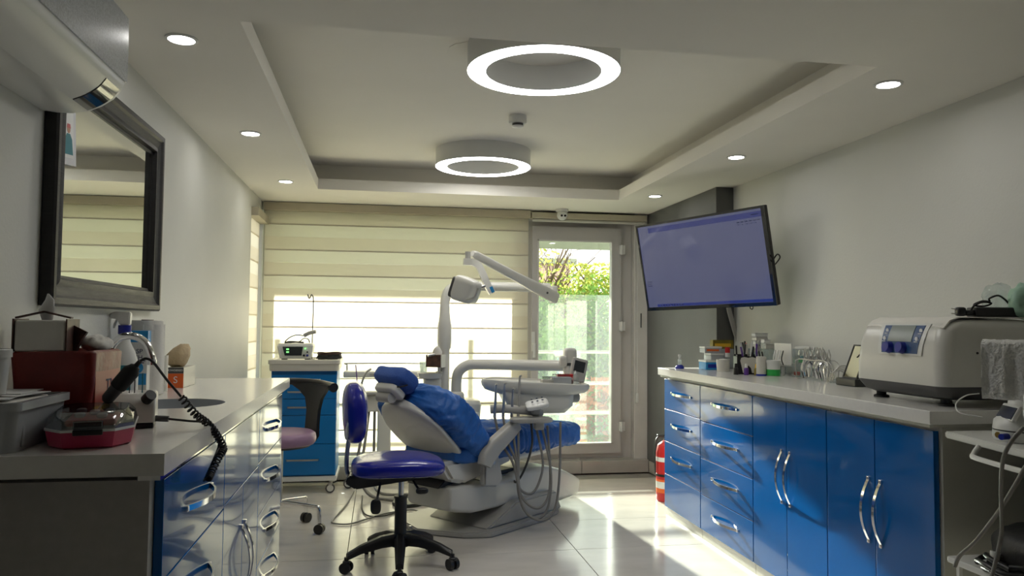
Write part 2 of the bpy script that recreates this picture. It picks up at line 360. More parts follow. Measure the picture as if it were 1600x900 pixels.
# ================= CEILING FITTINGS =================
def ring(x, y, label):
    zr = 2.222
    t = thing('ring_lamp', label, 'lamp', (x, y, zr), group='round ring lamps in the ceiling tray')
    ro, ri = .309, .235
    MB().lathe([(ro, .0), (ro, ZU-zr+.001), (ro-.005, ZU-zr+.001)], n=72, caps=False).build('outer_rim', 'white', t)
    MB().lathe([(ri, ZU-zr+.001), (ri, .0)], n=72, caps=False).build('inner_rim', 'white', t)
    MB().lathe([(ri, .0), (ri+.004, -.003), (ro-.004, -.003), (ro, .0)], n=72, caps=False).build('diffuser', 'emitr', t)
ring(.637, 3.01, 'nearer and larger-looking of the two white ring lamps, cut by the tray edge')
ring(.645, 4.935, 'farther white ring lamp near the window end of the ceiling tray')
names_dl = {(-.66, 2.636): 'nearest round downlight on the left strip of the ceiling, by the air conditioner',
            (-.645, 3.909): 'middle of the three downlights over the left wall', (-.63, 5.205): 'farthest left downlight, close to the wide blind',
            (1.90, 2.614): 'nearest round downlight on the right strip of the ceiling', (1.915, 3.918): 'middle downlight of the right ceiling strip, above the tilted screen',
            (1.93, 5.231): 'farthest right downlight, in front of the grey pillar'}
for (x, y), lb in names_dl.items():
    t = thing('downlight', lb, 'downlight', (x, y, ZC), group='recessed ceiling downlights')
    MB().lathe([(.052, 0), (.052, -.004), (.042, -.006), (.040, -.002)], n=36, caps=False).build('rim', 'white', t)
    MB().lathe([(.041, -.001), (.0, -.001)][::-1], n=36, caps=False).build('diffuser', 'emits', t)
t = thing('smoke_detector', 'white round smoke detector between the two ring lamps', 'detector', (at(809, 181, 'z', ZU).x, at(809, 181, 'z', ZU).y, ZU))
MB().lathe([(.048, 0), (.048, -.035), (.044, -.042), (.030, -.043)], n=36).build('housing', 'white', t)
MB().lathe([(.030, -.040), (.030, -.058)], n=24, caps=False).build('sensor_slots', 'dgrey', t)
MB().lathe([(.034, -.056), (.030, -.062), (.012, -.066), (.0, -.066)], n=24).build('sensor_cap', 'white', t)
t = thing('security_camera', 'white dome security camera on the ceiling above the glazed door', 'camera', (1.43, 6.0, ZC))
MB().lathe([(.05, 0), (.05, -.02), (.044, -.026)], n=32).build('mount', 'white', t)
MB().cushion((0, -.005, -.05), (.085, .085, .085), 1.0).build('ball_housing', 'white', t)
for dx in (-.014, .014): MB().cyl((dx, -.046, -.058), (dx, -.049, -.059), .009).build('lens', 'blackg', t)

# ================= AIR CONDITIONER =================
t = thing('air_conditioner', 'white wall-mounted air conditioner with a black display at its end, above the mirror', 'air conditioner', (XL, 1.85, 1.765))
PR = [(-.908, 1.766), (-.87, 1.762), (-.833, 1.762), (-.79, 1.770), (-.76, 1.784), (-.73, 1.806), (-.712, 1.83), (-.702, 1.855), (-.7015, 1.95), (-.7035, 2.035), (-.72, 2.05), (-.908, 2.05)]
y0, y1 = 1.36, 2.245
rings_ = []
for y in (y0, y0+.01, y1-.012, y1-.004, y1):
    k = 1 if y0 < y < y1-.005 else (.975 if y < y1 else .95)
    rings_.append([V((-.905+(x+.905)*k, y, 1.91+(z-1.91)*k)) for x, z in PR])
MB().loft(rings_).build('body', 'white', t, world=True, ang=30)
def patch(name, m, i0, i1, ya, yb, off, subn=3):
    P = catmull([(p[0], 0, p[1]) for p in PR[i0:i1+1]], subn); P = [V((p.x, 0, p.z)) for p in P]; g = MB(); r0 = []
    for i, p in enumerate(P):
        T = (P[min(i+1, len(P)-1)]-P[max(i-1, 0)]).normalized(); n_ = V((T.z, 0, -T.x)); r0.append((p+n_*off, p-n_*.002))
    A = [a for a, b in r0]+[b for a, b in r0[::-1]]
    g.loft([[V((a.x, ya, a.z)) for a in A], [V((a.x, yb, a.z)) for a in A]]); return g.build(name, m, t, world=True, ang=40)
patch('louver', 'white', 3, 6, 1.40, 2.105, .004)
patch('louver_gap', 'black', 3, 6, 1.397, 2.108, .0012)
patch('display', 'blackg', 3, 6, 2.115, 2.215, .003)
patch('front_panel', mat('ribbed_front', (.50, .52, .54), .3, var=.25, vs=220), 7, 9, 1.37, 2.238, .004)
patch('trim_line', 'chrome', 9, 10, 1.37, 2.238, .003)

# ================= MIRROR =================
my0, my1, mz0, mz1 = 2.25, 3.285, 1.24, 1.945
t = thing('wall_mirror', 'large mirror in a thick black stained frame on the left wall', 'mirror', (XL, (my0+my1)/2, mz0))
fw_ = .088
prof = [(0, 0), (0, .030), (.006, .036), (.022, .036), (.030, .028), (.055, .022), (.066, .026), (.074, .026), (.078, .010), (fw_, .008), (fw_, 0)]
def frame_side(a, b, inn, m):        # mitred moulding from corner a to corner b (Y,Z), inn = inward normal
    g = MB(); d = (V((b[0], b[1]))-V((a[0], a[1]))).normalized(); r = []
    for P_, s_ in ((a, 1), (b, -1)):
        r.append([V((XL+.002+h_, P_[0]+inn[0]*w_+d.x*s_*w_, P_[1]+inn[1]*w_+d.y*s_*w_)) for w_, h_ in prof])
    return g.loft(r).build('frame_side', m, t, world=True, ang=25)
frame_side((my0, mz0), (my1, mz0), (0, 1), 'woodg'); frame_side((my0, mz1), (my1, mz1), (0, -1), 'wood')  # bottom side is a lighter grey than the other three
frame_side((my0, mz0), (my0, mz1), (1, 0), 'wood'); frame_side((my1, mz0), (my1, mz1), (-1, 0), 'wood')
MB().bb((XL+.001, my0+.06, mz0+.06), (XL+.006, my1-.06, mz1-.06)).build('mirror_glass', 'mirror', t, world=True)
# snapshot stuck in the frame's corner
t = thing('photo_print', 'small photo print of a person in teal stuck at the top left of the mirror', 'photo', (XL+.012, 2.39, 1.65), rot=(math.radians(6), 0, 0))
MB().bb((0, -.055, 0), (.0015, .055, .16)).build('print_paper', 'paper', t)
MB().bb((.0014, -.045, .02), (.002, .035, .155)).build('print_background', 'inkw', t)
MB().prism([(-.035, .03), (.03, .03), (.024, .075), (.01, .09), (-.014, .09), (-.03, .07)], .0018, .0024, lambda c: V((c.z, c.x, c.y))).build('printed_shirt', 'teal', t)
MB().prism(circ(0, .103, .012, 16), .0018, .0024, lambda c: V((c.z, c.x, c.y))).build('printed_face', 'skinp', t)
MB().prism([(-.014, .106), (.014, .106), (.010, .118), (-.010, .118)], .0023, .0028, lambda c: V((c.z, c.x, c.y))).build('printed_cap', 'rpl', t)

# ================= CABINET HELPERS =================
def bow(parent, p0, p1, out, bowh, wid=.013, th=.006, label=None):
    p0, p1, out = V(p0), V(p1), V(out); P = []
    d = (p1-p0).normalized(); upv = d.cross(out)
    for k in range(13):
        s_ = k/12; P.append(p0.lerp(p1, s_)+out*(bowh*(1-(2*s_-1)**2)))
    g = MB().strip(P, upv, wid*.9, th*.85, smooth=False)
    for p, q in ((P[0], P[1]), (P[-1], P[-2])): g.box(p+out*.001, (.014, .014, .014), .002)
    return g.build('handle', 'chrome', parent, world=True)

# ---------- right-hand run ----------
FX = 1.80
def unit_right(name, label, y0, y1, kind, splits=None, hflags=None):
    t = thing(name, label, 'cabinet', ((FX+2.31)/2, (y0+y1)/2, 0), group='blue gloss cabinets of the right-hand run')
    g = MB(); s_ = .018
    g.bb((FX+.022, y0+.001, .05), (2.31, y0+s_, .872)); g.bb((FX+.022, y1-s_, .05), (2.31, y1-.001, .872))
    g.bb((FX+.022, y0+s_, .05), (2.31, y1-s_, .07)); g.bb((FX+.022, y0+s_, .854), (2.31, y1-s_, .872)); g.bb((2.30, y0+s_, .07), (2.31, y1-s_, .854))
    g.bb((FX+.04, y0+s_, .07), (FX+.05, y1-s_, .854))
    g.build('carcass', 'carc', t, world=True)
    MB().bb((FX+.012, y0+.001, .0), (FX+.03, y1-.001, .05)).build('kick_board', 'offw', t, world=True)
    if kind == 'drawers':
        zs = [.862]+splits+[.055]
        for k in range(4):
            z1, z0 = zs[k], zs[k+1]
            f = MB().bb((FX, y0+.003, z0+.002), (FX+.02, y1-.003, z1-.002), .0015).build('drawer_front', 'blue', t, world=True)
            if hflags[k]:
                zc = (z0+z1)/2+.012; ym = (y0+y1)/2; bow(f, (FX, ym-.15, zc), (FX, ym+.15, zc), (-1, 0, 0), .034, .016)
    else:
        ym = (y0+y1)/2
        for a_, b_, hy in ((y0, ym, ym-.035), (ym, y1, ym+.035)):
            f = MB().bb((FX, a_+.002, .057), (FX+.02, b_-.002, .86), .0015).build('door', 'blue', t, world=True)
            bow(f, (FX, hy, .41), (FX, hy, .64), (-1, 0, 0), .034, .016)
    return t
unit_right('drawer_cabinet', 'blue four-drawer cabinet at the far end of the right run, by the grey pillar', 4.15, 4.708, 'drawers', [.672, .468, .262], (1, 1, 1, 0))
unit_right('drawer_cabinet', 'blue drawer cabinet with four chrome handles next to the two-door cupboards', 3.525, 4.148, 'drawers', [.662, .455, .252], (1, 1, 1, 1))
unit_right('cupboard', 'blue two-door cupboard in the middle of the right run', 2.895, 3.523, 'doors')
c4 = unit_right('cupboard', 'blue two-door cupboard nearest the camera, right run', 2.275, 2.893, 'doors')
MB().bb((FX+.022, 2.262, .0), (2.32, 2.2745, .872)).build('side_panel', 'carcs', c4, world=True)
t = thing('worktop', 'long white worktop on the blue cabinets along the right wall', 'worktop', (2.04, 3.48, .873))
MB().bb((1.76, 2.24, .885), (2.322, 4.72, .93), .003).build('slab', 'top', t, world=True)
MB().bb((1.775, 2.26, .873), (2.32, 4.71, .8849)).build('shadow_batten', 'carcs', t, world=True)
# ---------- left-hand run ----------
LX = -.46
tw = thing('worktop', 'white worktop with a round sink along the left wall', 'worktop', (-.67, 2.76, .89))
MB().plate(rect(XL+.002, 1.68, -.43, 3.885), [circ(-.672, 2.70, .165)], .885, .93).build('slab', 'top', tw, world=True, ang=30)
MB().bb((-.50, 1.75, .8625), (-.455, 3.86, .8849)).build('batten', 'chrome', tw, world=True)
tw = thing('sink', 'round grey sink basin set into the left worktop', 'sink', (-.672, 2.70, .81))
MB().lathe([(.166, .0), (.164, -.002), (.158, -.04), (.14, -.09), (.10, -.115), (.02, -.12), (.0, -.12)], c=(-.672, 2.70, .93), n=48, caps=False).build('sink_bowl', 'sink', tw, world=True)
MB().lathe([(.022, .002), (.018, .004), (.0, .003)], c=(-.672, 2.70, .811), n=20).build('drain', 'chrome', tw, world=True)
def unit_left(name, label, y0, y1, kind, zs):
    t = thing(name, label, 'cabinet', ((XL+LX)/2, (y0+y1)/2, 0), group='blue gloss cabinets under the left worktop')
    g = MB(); s_ = .018; a, b = XL+.003, LX-.022
    g.bb((a, y0+.001, .05), (b, y0+s_, .862)); g.bb((a, y1-s_, .05), (b, y1-.001, .862)); g.bb((a, y0+s_, .05), (b, y1-s_, .07)); g.bb((b-.03, y0+s_, .07), (b-.02, y1-s_, .8))
    g.build('carcass', 'carcl', t, world=True)
    MB().bb((b-.01, y0+.001, 0), (b, y1-.001, .05)).build('kick_board', 'offw', t, world=True)
    fr = lambda ya, yb, za, zb, nm: MB().bb((LX-.02, ya+.002, za+.002), (LX, yb-.002, zb-.002), .0015).build(nm, 'blue', t, world=True)
    if kind == 'drawers':
        for k in range(len(zs)-1):
            f = fr(y0, y1, zs[k+1], zs[k], 'drawer_front'); ym = (y0+y1)/2; zc = (zs[k]+zs[k+1])/2; hl = .14 if y1-y0 < .69 else .16
            bow(f, (LX, ym-hl, zc), (LX, ym+hl, zc), (1, 0, 0), .036, .016)
    else:
        fr(y0, y1, .64, .857, 'false_front'); ym = (y0+y1)/2
        for a_, b_, hy in ((y0, ym, ym-.035), (ym, y1, ym+.035)):
            f = fr(a_, b_, .057, .64, 'door'); bow(f, (LX, hy, .26), (LX, hy, .50), (1, 0, 0), .034, .016)
    return t
lc1 = unit_left('drawer_cabinet', 'blue drawer cabinet nearest the camera, under the left worktop', 1.80, 2.475, 'drawers', [.857, .632, .42, .23, .057])
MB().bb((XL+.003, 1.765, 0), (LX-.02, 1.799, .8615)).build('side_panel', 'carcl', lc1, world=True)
unit_left('cupboard', 'blue two-door cupboard below the round sink', 2.477, 3.158, 'doors', None)
unit_left('drawer_cabinet', 'narrow column of blue drawers at the far end of the left run', 3.160, 3.86, 'drawers', [.857, .648, .437, .24, .057])
# ================= OUTDOORS =================
struct(MB().bb((-14, 6.6, -1.9), (26, 60, -1.7)).build('ground', 'ground'))
struct(MB().bb((-3.5, 6.43, -.25), (5.5, 7.55, -.05)).build('balcony_floor', 'conc'))
struct(MB().bb((-4, 6.43, 2.2), (6, 8.3, 2.4)).bb((-4, 8.22, 2.04), (6, 8.3, 2.2)).build('roof_overhang', 'conc', smooth=False))
t = thing('balcony_railing', 'white balcony railing with a hazy clear panel outside the glazed door', 'railing', (1.2, 7.4, -.05))
for z in (.93, .62, .33): MB().cyl((-2.5, 7.4, z), (5, 7.4, z), .017, n=10).build('rail', 'white', t, world=True)
for x in (-2.4, -.9, .6, 2.75, 4.8): MB().bb((x-.02, 7.41, -.05), (x+.02, 7.45, 1.45)).build('post', 'white', t, world=True)
MB().bb((-2.5, 7.46, -.02), (5, 7.468, 1.5)).build('glass_panel', 'hazeglass', t, world=True)  # thin whitish haze mixed evenly into the panel

def tree(label, x, y, h, spread, leafs, lm, z0=-1.7, mixm=None, cat='tree', trunk=True, bare=0, seed=0):
    rg = random.Random(seed); t = thing('garden_tree', label, cat, (x, y, z0), group='trees and shrubs in the garden outside')
    if trunk:
        MB().tube([(0, 0, 0), (.08, .05, h*.3), (-.05, .0, h*.6), (.05, 0, h*.9)], lambda s: .10*(1-.7*s), 7).build('trunk', 'bark', t)
        g = MB()
        for k in range(10+bare):
            a = rg.random()*6.28; z1 = h*rg.uniform(.3, .7); L = spread*rg.uniform(.5, 1.05)
            g.tube([(0, 0, z1), (math.cos(a)*L*.4, math.sin(a)*L*.4, z1+h*.15), (math.cos(a)*L*.9, math.sin(a)*L*.9, min(h*1.05, z1+h*rg.uniform(.3, .5)))], lambda s: .035*(1-.75*s)+.004, 5, res=4)
            if bare:
                for q in range(3):
                    b_ = rg.random()*6.28; z2 = z1+h*.2
                    g.tube([(math.cos(a)*L*.5, math.sin(a)*L*.5, z2), (math.cos(a)*L*.6+math.cos(b_)*.4, math.sin(a)*L*.6+.2*math.sin(b_), z2+.5*rg.random()+.3), (math.cos(a)*L*.6+math.cos(b_)*.7, math.sin(a)*L*.6, z2+.7)], .009, 4, res=3)
        g.build('branches', 'bark', t, kind='stuff')
    for m_, n_, zz in ((lm, leafs, 1), (mixm, leafs//4, .75)):
        if not m_ or n_ < 4: continue
        vs, fs = [], []; blobs = [(rg.gauss(0, spread*.42), rg.gauss(0, spread*.35), h*(.10+.85*rg.random()*zz)) for _ in range(16)]
        for k in range(n_):
            bx, by, bz = rg.choice(blobs); c = V((bx+rg.gauss(0, spread*.2), by+rg.gauss(0, spread*.2), max(.05, min(h*1.02, bz+rg.gauss(0, h*.09)))))
            s_ = rg.uniform(.04, .085); u = V((rg.gauss(0, 1), rg.gauss(0, 1), rg.gauss(0, 1))).normalized(); w_ = u.orthogonal().normalized()*.5
            i = len(vs); vs += [c-u*s_, c+w_*s_, c+u*s_, c-w_*s_]; fs.append((i, i+1, i+2, i+3))
        me = bpy.data.meshes.new('foliage'); me.from_pydata(vs, [], fs); me.materials.append(M[m_]); o = bpy.data.objects.new('foliage', me); col.objects.link(o); o.parent = t; o['kind'] = 'stuff'
tree('light green bushy tree in the middle of the door view', 4.0, 16.5, 3.9, 1.5, 16000, 'leaf', mixm='leafy', seed=1)
tree('yellow-green tree at the right of the door view', 5.4, 17.2, 4.2, 1.4, 14000, 'leafy', mixm='leaf', seed=2)
tree('bare twiggy tree with few leaves at the top left of the door view', 3.7, 18.5, 4.9, 1.8, 1600, 'leafy', bare=26, seed=3)
tree('green tree at the left of the door view', 2.6, 17.6, 4.0, 1.5, 14000, 'leaf', mixm='leafy', seed=4)
tree('low rust-coloured shrub near the balcony', 3.6, 13.2, 1.9, .6, 2200, 'leafr', mixm='leaf', trunk=False, seed=5)
tree('dense green shrub low behind the railing', 2.7, 12.6, 1.6, .8, 3500, 'leaf', mixm='leafy', trunk=False, seed=6)
tree('dense green shrub low at the right behind the railing', 4.4, 13.4, 1.8, .8, 3500, 'leaf', mixm='leafr', trunk=False, seed=7)
tree('green tree hidden mostly behind the wide blind', -.6, 17, 4.0, 1.8, 5000, 'leaf', seed=8)
tree('green tree to the right beyond the glazed door', 7.6, 17.5, 4.3, 1.8, 5000, 'leaf', mixm='leafy', seed=9)
t = thing('far_house', 'pale pink house far behind the trees', 'house', (5.5, 44, -1.8))
MB().bb((2.5, 42, -1.8), (10.5, 48, 4.6)).build('walls', 'pinkw', t, world=True)
MB().bb((2.2, 41.7, 4.6), (10.8, 48.3, 4.9)).build('roof', 'conc', t, world=True)
for x in (4.2, 6.8, 9.2): MB().bb((x-.5, 41.94, 1.6), (x+.5, 41.999, 3.2)).build('window', 'scrd', t, world=True)
# ================= DENTAL CHAIR =================
DC = thing('dental_chair', 'reclined dental chair under blue disposable covers, in the middle of the room', 'dental chair', (.72, 4.80, 0), math.radians(40))
MB().prism([(-.60, .06), (-.49, -.20), (-.37, -.31), (.10, -.31), (.34, -.25), (.42, -.12), (.38, .30), (-.10, .40), (-.5, .35)], 0, .032, bev=.008).build('floor_plate', 'unitg', DC)
g = MB(); ya = lambda c: V((c.x, c.z, c.y))
MB().prism([(-.36, .032), (-.08, .15), (.30, .15), (.36, .032)], -.26, .22, ya, .01).build('plate_ridge', 'unitg', DC)
st = []
for x, z0, z1, w_ in ((-.07, .06, .27, .19), (-.02, .05, .30, .20), (.10, .045, .31, .205), (.30, .045, .30, .205), (.46, .045, .255, .20), (.58, .05, .205, .19), (.67, .055, .165, .17), (.70, .065, .14, .15)):
    st.append((x, (z0+z1)/2, w_, (z1-z0)/2))
MB().ribbon(st, .28, 32).build('base_cover', 'unit', DC)
MB().box((.28, -.213, .10), (.035, .012, .07), .003).build('cover_clip', 'black', DC)
for x in (-.03, .04): MB().cyl((x, -.20, .075), (x, -.215, .075), .013).build('adjusting_foot', 'steel', DC)
st = [(-.57, .225, .165, .055), (-.555, .225, .18, .07), (-.50, .22, .195, .08), (-.4, .205, .205, .085), (-.2, .20, .205, .085), (-.05, .20, .20, .08)]
MB().ribbon(st, .25, 32).build('lift_arm_cover', 'unit', DC)
MB().prism([(-.62, .285), (-.30, .30), (-.30, .33), (-.55, .335)], -.13, .13, ya, .005).build('lift_bellows', 'black', DC)
MB().bb((-.30, -.15, .287), (-.06, .15, .292), .002).build('lift_arm_top', 'steel', DC)
MB().bb((-.16, -.14, .293), (.02, .14, .318), .004).build('lift_slot', 'black', DC)
MB().prism([(-.66, .44), (-.05, .44), (-.05, .38), (-.30, .33), (-.48, .30), (-.58, .325)], -.20, .20, ya, .02).build('seat_support', 'unit', DC)
MB().ribbon([(-.12, .415, .17, .03), (.0, .405, .21, .035), (.25, .405, .20, .03), (.50, .425, .18, .022), (.64, .44, .14, .012)], .35).build('leg_rest_shell', 'unit', DC)
g = MB().ribbon([(-.56+.018*i, .465, .255*min(1, .75+.08*i) if i < 4 else .262, .05*min(1, .5+.2*i)) for i in range(26)]+[(-.09, .48, .24, .045)], .4, 40)
g.wrinkle(.008, 9, (1, .6, 1)); g.build('seat_cover', 'cover', DC)
g = MB(); S = []
for i in range(100):
    s_ = i/99; x = -.20+.93*s_; z = .505-.045*s_; w_ = .258-.075*s_; th = .085-.025*s_
    if s_ < .12: th *= .6+.4*s_/.12
    if s_ > .86: k = (s_-.86)/.14; k = math.sqrt(max(0.04, 1-k*k)); w_ *= k; th *= k
    S.append((x, z, w_, th))
g.ribbon(S, .42, 84); g.wrinkle(.014, 6.5, (2.2, .7, 1), 3); g.wrinkle(.007, 15, (2.6, .6, 1), 8); g.build('leg_rest_cover', 'cover', DC)
# backrest
S = []; A_, B_ = V((-.40, .475)), V((-.755, .81))
for i in range(80):
    s_ = i/79; p = A_.lerp(B_, s_); w_ = .30*(1 if s_ < .6 else 1-.4*((s_-.6)/.4)**2); th = .078+.02*math.sin(PI*s_)
    if s_ < .12: th *= .55+.45*s_/.12; w_ *= .9+.1*s_/.12
    if s_ > .9: k = math.sqrt(max(.06, 1-((s_-.9)/.1)**2)); th *= k; w_ *= k
    S.append((p.x+.02*math.sin(PI*s_), p.y+.02*math.sin(PI*s_), w_, th))
g = MB().ribbon(S, .5, 84); g.wrinkle(.013, 7, (1.6, .8, 1.6), 11); g.wrinkle(.006, 19, (1.8, .6, 1.0), 5); g.build('backrest_cover', 'cover', DC)
S = []; A_, B_ = V((-.36, .355)), V((-.825, .775))
for i in range(25):
    s_ = i/24; p = A_.lerp(B_, s_); w_ = .15+.085*math.sin(PI/2*min(1, s_/.5)) if s_ < .6 else .235*math.sqrt(max(.03, 1-((s_-.6)/.405)**2))
    S.append((p.x-.015*math.sin(PI*s_), p.y-.015*math.sin(PI*s_), w_, .03))
MB().ribbon(S, .75, 40).build('back_shell', 'unit', DC)
dn = V((-.64, 0, -.77))
for y in (-.06, .07):
    p = V((-.675, y, .625)); MB().cyl(p-dn*.02, p+dn*.012, .011, n=12).build('screw', 'dgrey', DC)
MB().box((-.80, 0, .80), (.05, .06, .05), .006, Matrix.Rotation(math.radians(40), 4, 'Y')).build('headrest_stem', 'black', DC)
rot = Matrix.Rotation(math.radians(38), 4, 'Y')
g = MB().cushion((-.83, 0, .885), (.17, .25, .095), .55, rot=rot, f=lambda p: V((p.x, p.y, p.z+1.3*p.y*p.y)))
g.wrinkle(.004, 30, (1, .3, 1)); g.build('headrest_cover', 'coverh', DC)
g = MB().cushion((-.865, 0, .83), (.12, .17, .05), .5, rot=rot); g.box((-.87, 0, .805), (.06, .09, .06), .015, rot); g.build('headrest_bracket', 'unit', DC)
MB().cyl((-.895, -.05, .80), (-.895, .05, .80), .028, n=20).build('headrest_knob', 'unitg', DC)
MB().tube([(-.845, -.12, .87), (-.88, -.09, .86), (-.90, 0, .86), (-.88, .09, .86), (-.845, .12, .87)], .004, 6).build('elastic_strap', 'black', DC)
for sgn, nm in ((-1, 'near'), (1, 'far')):
    g = MB().ribbon([(-.43, .41, .028, .04, sgn*.30), (-.41, .455, .034, .055, sgn*.30), (-.34, .51, .036, .052, sgn*.30), (-.22, .575, .036, .045, sgn*.30), (-.155, .61, .034, .036, sgn*.30)], .6)
    g.build('armrest', 'unitg', DC)
    MB().prism([(-.42, .29), (-.30, .27), (-.255, .31), (-.30, .47), (-.34, .52), (-.42, .50)], sgn*.275-.022, sgn*.275+.022, ya, .012).build('arm_bracket', 'unitg', DC)
MB().cyl((-.35, -.298, .42), (-.35, -.302, .42), .014).build('hinge_cap', 'steel', DC)

# ================= DENTAL UNIT =================
DU = thing('dental_unit', 'white dental unit with upright column, cuspidor bowl and swing arms behind the chair', 'dental unit', (.55, 5.42, 0))
W = lambda g, n, m, p=None, **k: g.build(n, m, p or DU, world=True, **k)
W(MB().box((.57, 5.42, .30), (.24, .26, .60), .03), 'pedestal', 'unit')
W(MB().loft([[V((x, y, z)) for x, y in rrect(.57-a, 5.42-b_, .57+a, 5.42+b_, .07)] for a, b_, z in ((.115, .11, .46), (.13, .12, .56), (.135, .13, .64), (.125, .12, .665), (.09, .09, .675))]), 'unit_housing', 'unit', ang=60)
W(MB().lathe([(.038, .0), (.038, .40), (.046, .41), (.050, .47), (.050, .56), (.042, .60), (.036, .66), (.036, .70)], c=(.445, 5.4, .62), n=28), 'column', 'unit', ang=60)
W(MB().tube([(.445, 5.4, 1.30), (.447, 5.4, 1.36), (.47, 5.4, 1.43), (.53, 5.4, 1.462), (.6, 5.4, 1.465), (.9, 5.4, 1.465), (1.20, 5.4, 1.465)], .034, 14), 'lamp_boom', 'unit', ang=60)
W(MB().tube([(.53, 5.36, .66), (.53, 5.36, .80), (.545, 5.34, .87), (.60, 5.32, .913), (.68, 5.29, .92), (.95, 5.12, .925), (1.23, 4.93, .93)], .036, 14), 'delivery_arm', 'unit', ang=60)
W(MB().lathe([(.05, 0), (.055, .01), (.055, .045), (.045, .06), (.037, .065)], c=(.53, 5.36, .665), n=28), 'arm_collar', 'unit')
W(MB().bb((.30, 5.30, .70), (.42, 5.42, .83), .02), 'cuspidor_body', 'unit')
W(MB().lathe([(.075, .0), (.085, .03), (.09, .035), (.08, .03), (.03, .005), (0, .004)], c=(.345, 5.34, .825), n=30), 'cuspidor_bowl', 'white')
W(MB().tube([(.405, 5.34, .70), (.405, 5.34, .88), (.402, 5.33, .95), (.37, 5.32, .985), (.325, 5.31, .98)], .010, 10), 'cuspidor_spout', 'steel')
W(MB().cyl((.405, 5.34, .62), (.405, 5.34, .87), .022), 'spout_sleeve', 'unitg')
# operating lamp
OL = thing('operating_lamp', 'white operating lamp on a slanting spring arm over the dental chair', 'lamp', (1.22, 5.36, 1.37))
W(MB().box((1.222, 5.38, 1.415), (.05, .07, .125), .012), 'elbow', 'unit', OL)
P0, P1 = V((1.215, 5.33, 1.395)), at(738, 396, 'y', 4.9)
d = (P1-P0).normalized(); L_ = (P1-P0).length; nrm = d.cross(V((0, 1, 0))).normalized(); sd = nrm.cross(d)
Q = [[P0+d*s_*L_+nrm*a*h_+sd*b_*w_ for a, b_ in ((1, .6), (.6, 1), (-.6, 1), (-1, .6), (-1, -.6), (-.6, -1), (.6, -1), (1, -.6))] for s_, h_, w_ in ((-.03, .034, .024), (0, .040, .026), (.25, .038, .026), (.5, .030, .024), (.97, .026, .022), (1.0, .018, .018))]
W(MB().loft(Q), 'spring_arm', 'unit', OL, ang=40)
a_ = V((1.05, 5.24, 1.43)); W(MB().cyl(P0+d*.10-sd*.03, P0+d*.10+sd*.03, .008), 'pivot_pin', 'dgrey', OL)
tj = at(731, 398, 'y', 4.9); bj = at(731, 407, 'y', 4.9)
W(MB().cyl(tj+V((0, 0, .02)), bj+V((0, 0, -.005)), .018), 'swivel', 'unitg', OL)
W(MB().strip([at(724, 409, 'y', 4.9), at(738, 410, 'y', 4.9), at(748, 416, 'y', 4.89), at(755, 430, 'y', 4.88), at(762, 446, 'y', 4.87), at(769, 458, 'y', 4.86)], (0, 1, 0), .05, .042), 'yoke', 'unit', OL, ang=60)
W(MB().strip([at(767, 448, 'y', 4.835), at(771, 457, 'y', 4.835)], (0, 1, 0), .004, .02, smooth=False), 'yoke_grip', 'lblue', OL)
W(MB().cyl(at(757, 447, 'y', 4.84), at(737, 454, 'y', 4.78), .010), 'pivot', 'steel', OL)
hc = at(728, 453, 'y', 4.80); rl = Matrix.Rotation(math.radians(-30), 4, 'Z') @ Matrix.Rotation(math.radians(18), 4, 'Y')
W(MB().cushion(hc, (.17, .13, .16), .45, rot=rl, f=lambda p: V((p.x, p.y, p.z*(1-.6*p.x)))), 'lamp_head', 'unit', OL, ang=70)
W(MB().cushion(hc+rl @ V((-.062, 0, -.005)), (.06, .115, .135), .3, rot=rl), 'lamp_glass', 'dgrey', OL)
W(MB().tube([hc+rl @ V((.05, -.066, -.05)), hc+rl @ V((.10, -.075, -.02)), hc+rl @ V((.105, -.07, .04))], .006, 6), 'grip_handle', 'steel', OL)
# delivery tray
DT = thing('delivery_tray', 'white bracket table with handpieces, hoses and keypad hanging beside the chair', 'instrument tray', (.93, 4.66, .60))
top = [(.605, 4.62), (.63, 4.56), (.72, 4.515), (.86, 4.49), (1.02, 4.485), (1.16, 4.49), (1.245, 4.53), (1.275, 4.62), (1.25, 4.74), (1.16, 4.83), (1.0, 4.86), (.80, 4.85), (.68, 4.79)]
top = [(p.x, p.y) for p in catmull([(a, b_, 0) for a, b_ in top]+[(top[0][0], top[0][1], 0)], 4)[:-1]]
cx, cy = .93, 4.66
R_s = lambda k, z, tilt=.0: [V((cx+(x-cx)*k, cy+(y-cy)*k, z+(cx-x)*tilt)) for x, y in top]
W(MB().loft([R_s(.70, .775, .02), R_s(.93, .798, .03), R_s(.99, .822, .04), R_s(1.0, .84, .045), R_s(.985, .853, .05), R_s(.955, .856, .05), R_s(.94, .845, .05), R_s(.2, .845, .05)]), 'tray_top', 'unit', DT, ang=50)
W(MB().loft([[V((x, y, z)) for x, y in rrect(x0, y0, x1, y1, .04)] for x0, y0, x1, y1, z in ((.86, 4.56, 1.12, 4.74, .665), (.76, 4.53, 1.16, 4.78, .71), (.72, 4.53, 1.17, 4.80, .80))]), 'tray_body', 'unit', DT, ang=60)
W(MB().box((1.13, 4.66, .755), (.17, .16, .06), .02), 'control_box', 'unitg', DT)
W(MB().tube([(.645, 4.49, .70), (.72, 4.475, .705), (.80, 4.46, .70), (.88, 4.47, .69), (.95, 4.51, .67)], .026, 14), 'instrument_bar', 'unitg', DT, ang=60)
W(MB().cushion((.875, 4.42, .645), (.25, .11, .035), .5), 'lower_shelf', 'unitg', DT, ang=60)
W(MB().box((.93, 4.47, .61), (.06, .06, .06), .012), 'hose_outlet', 'unitg', DT)
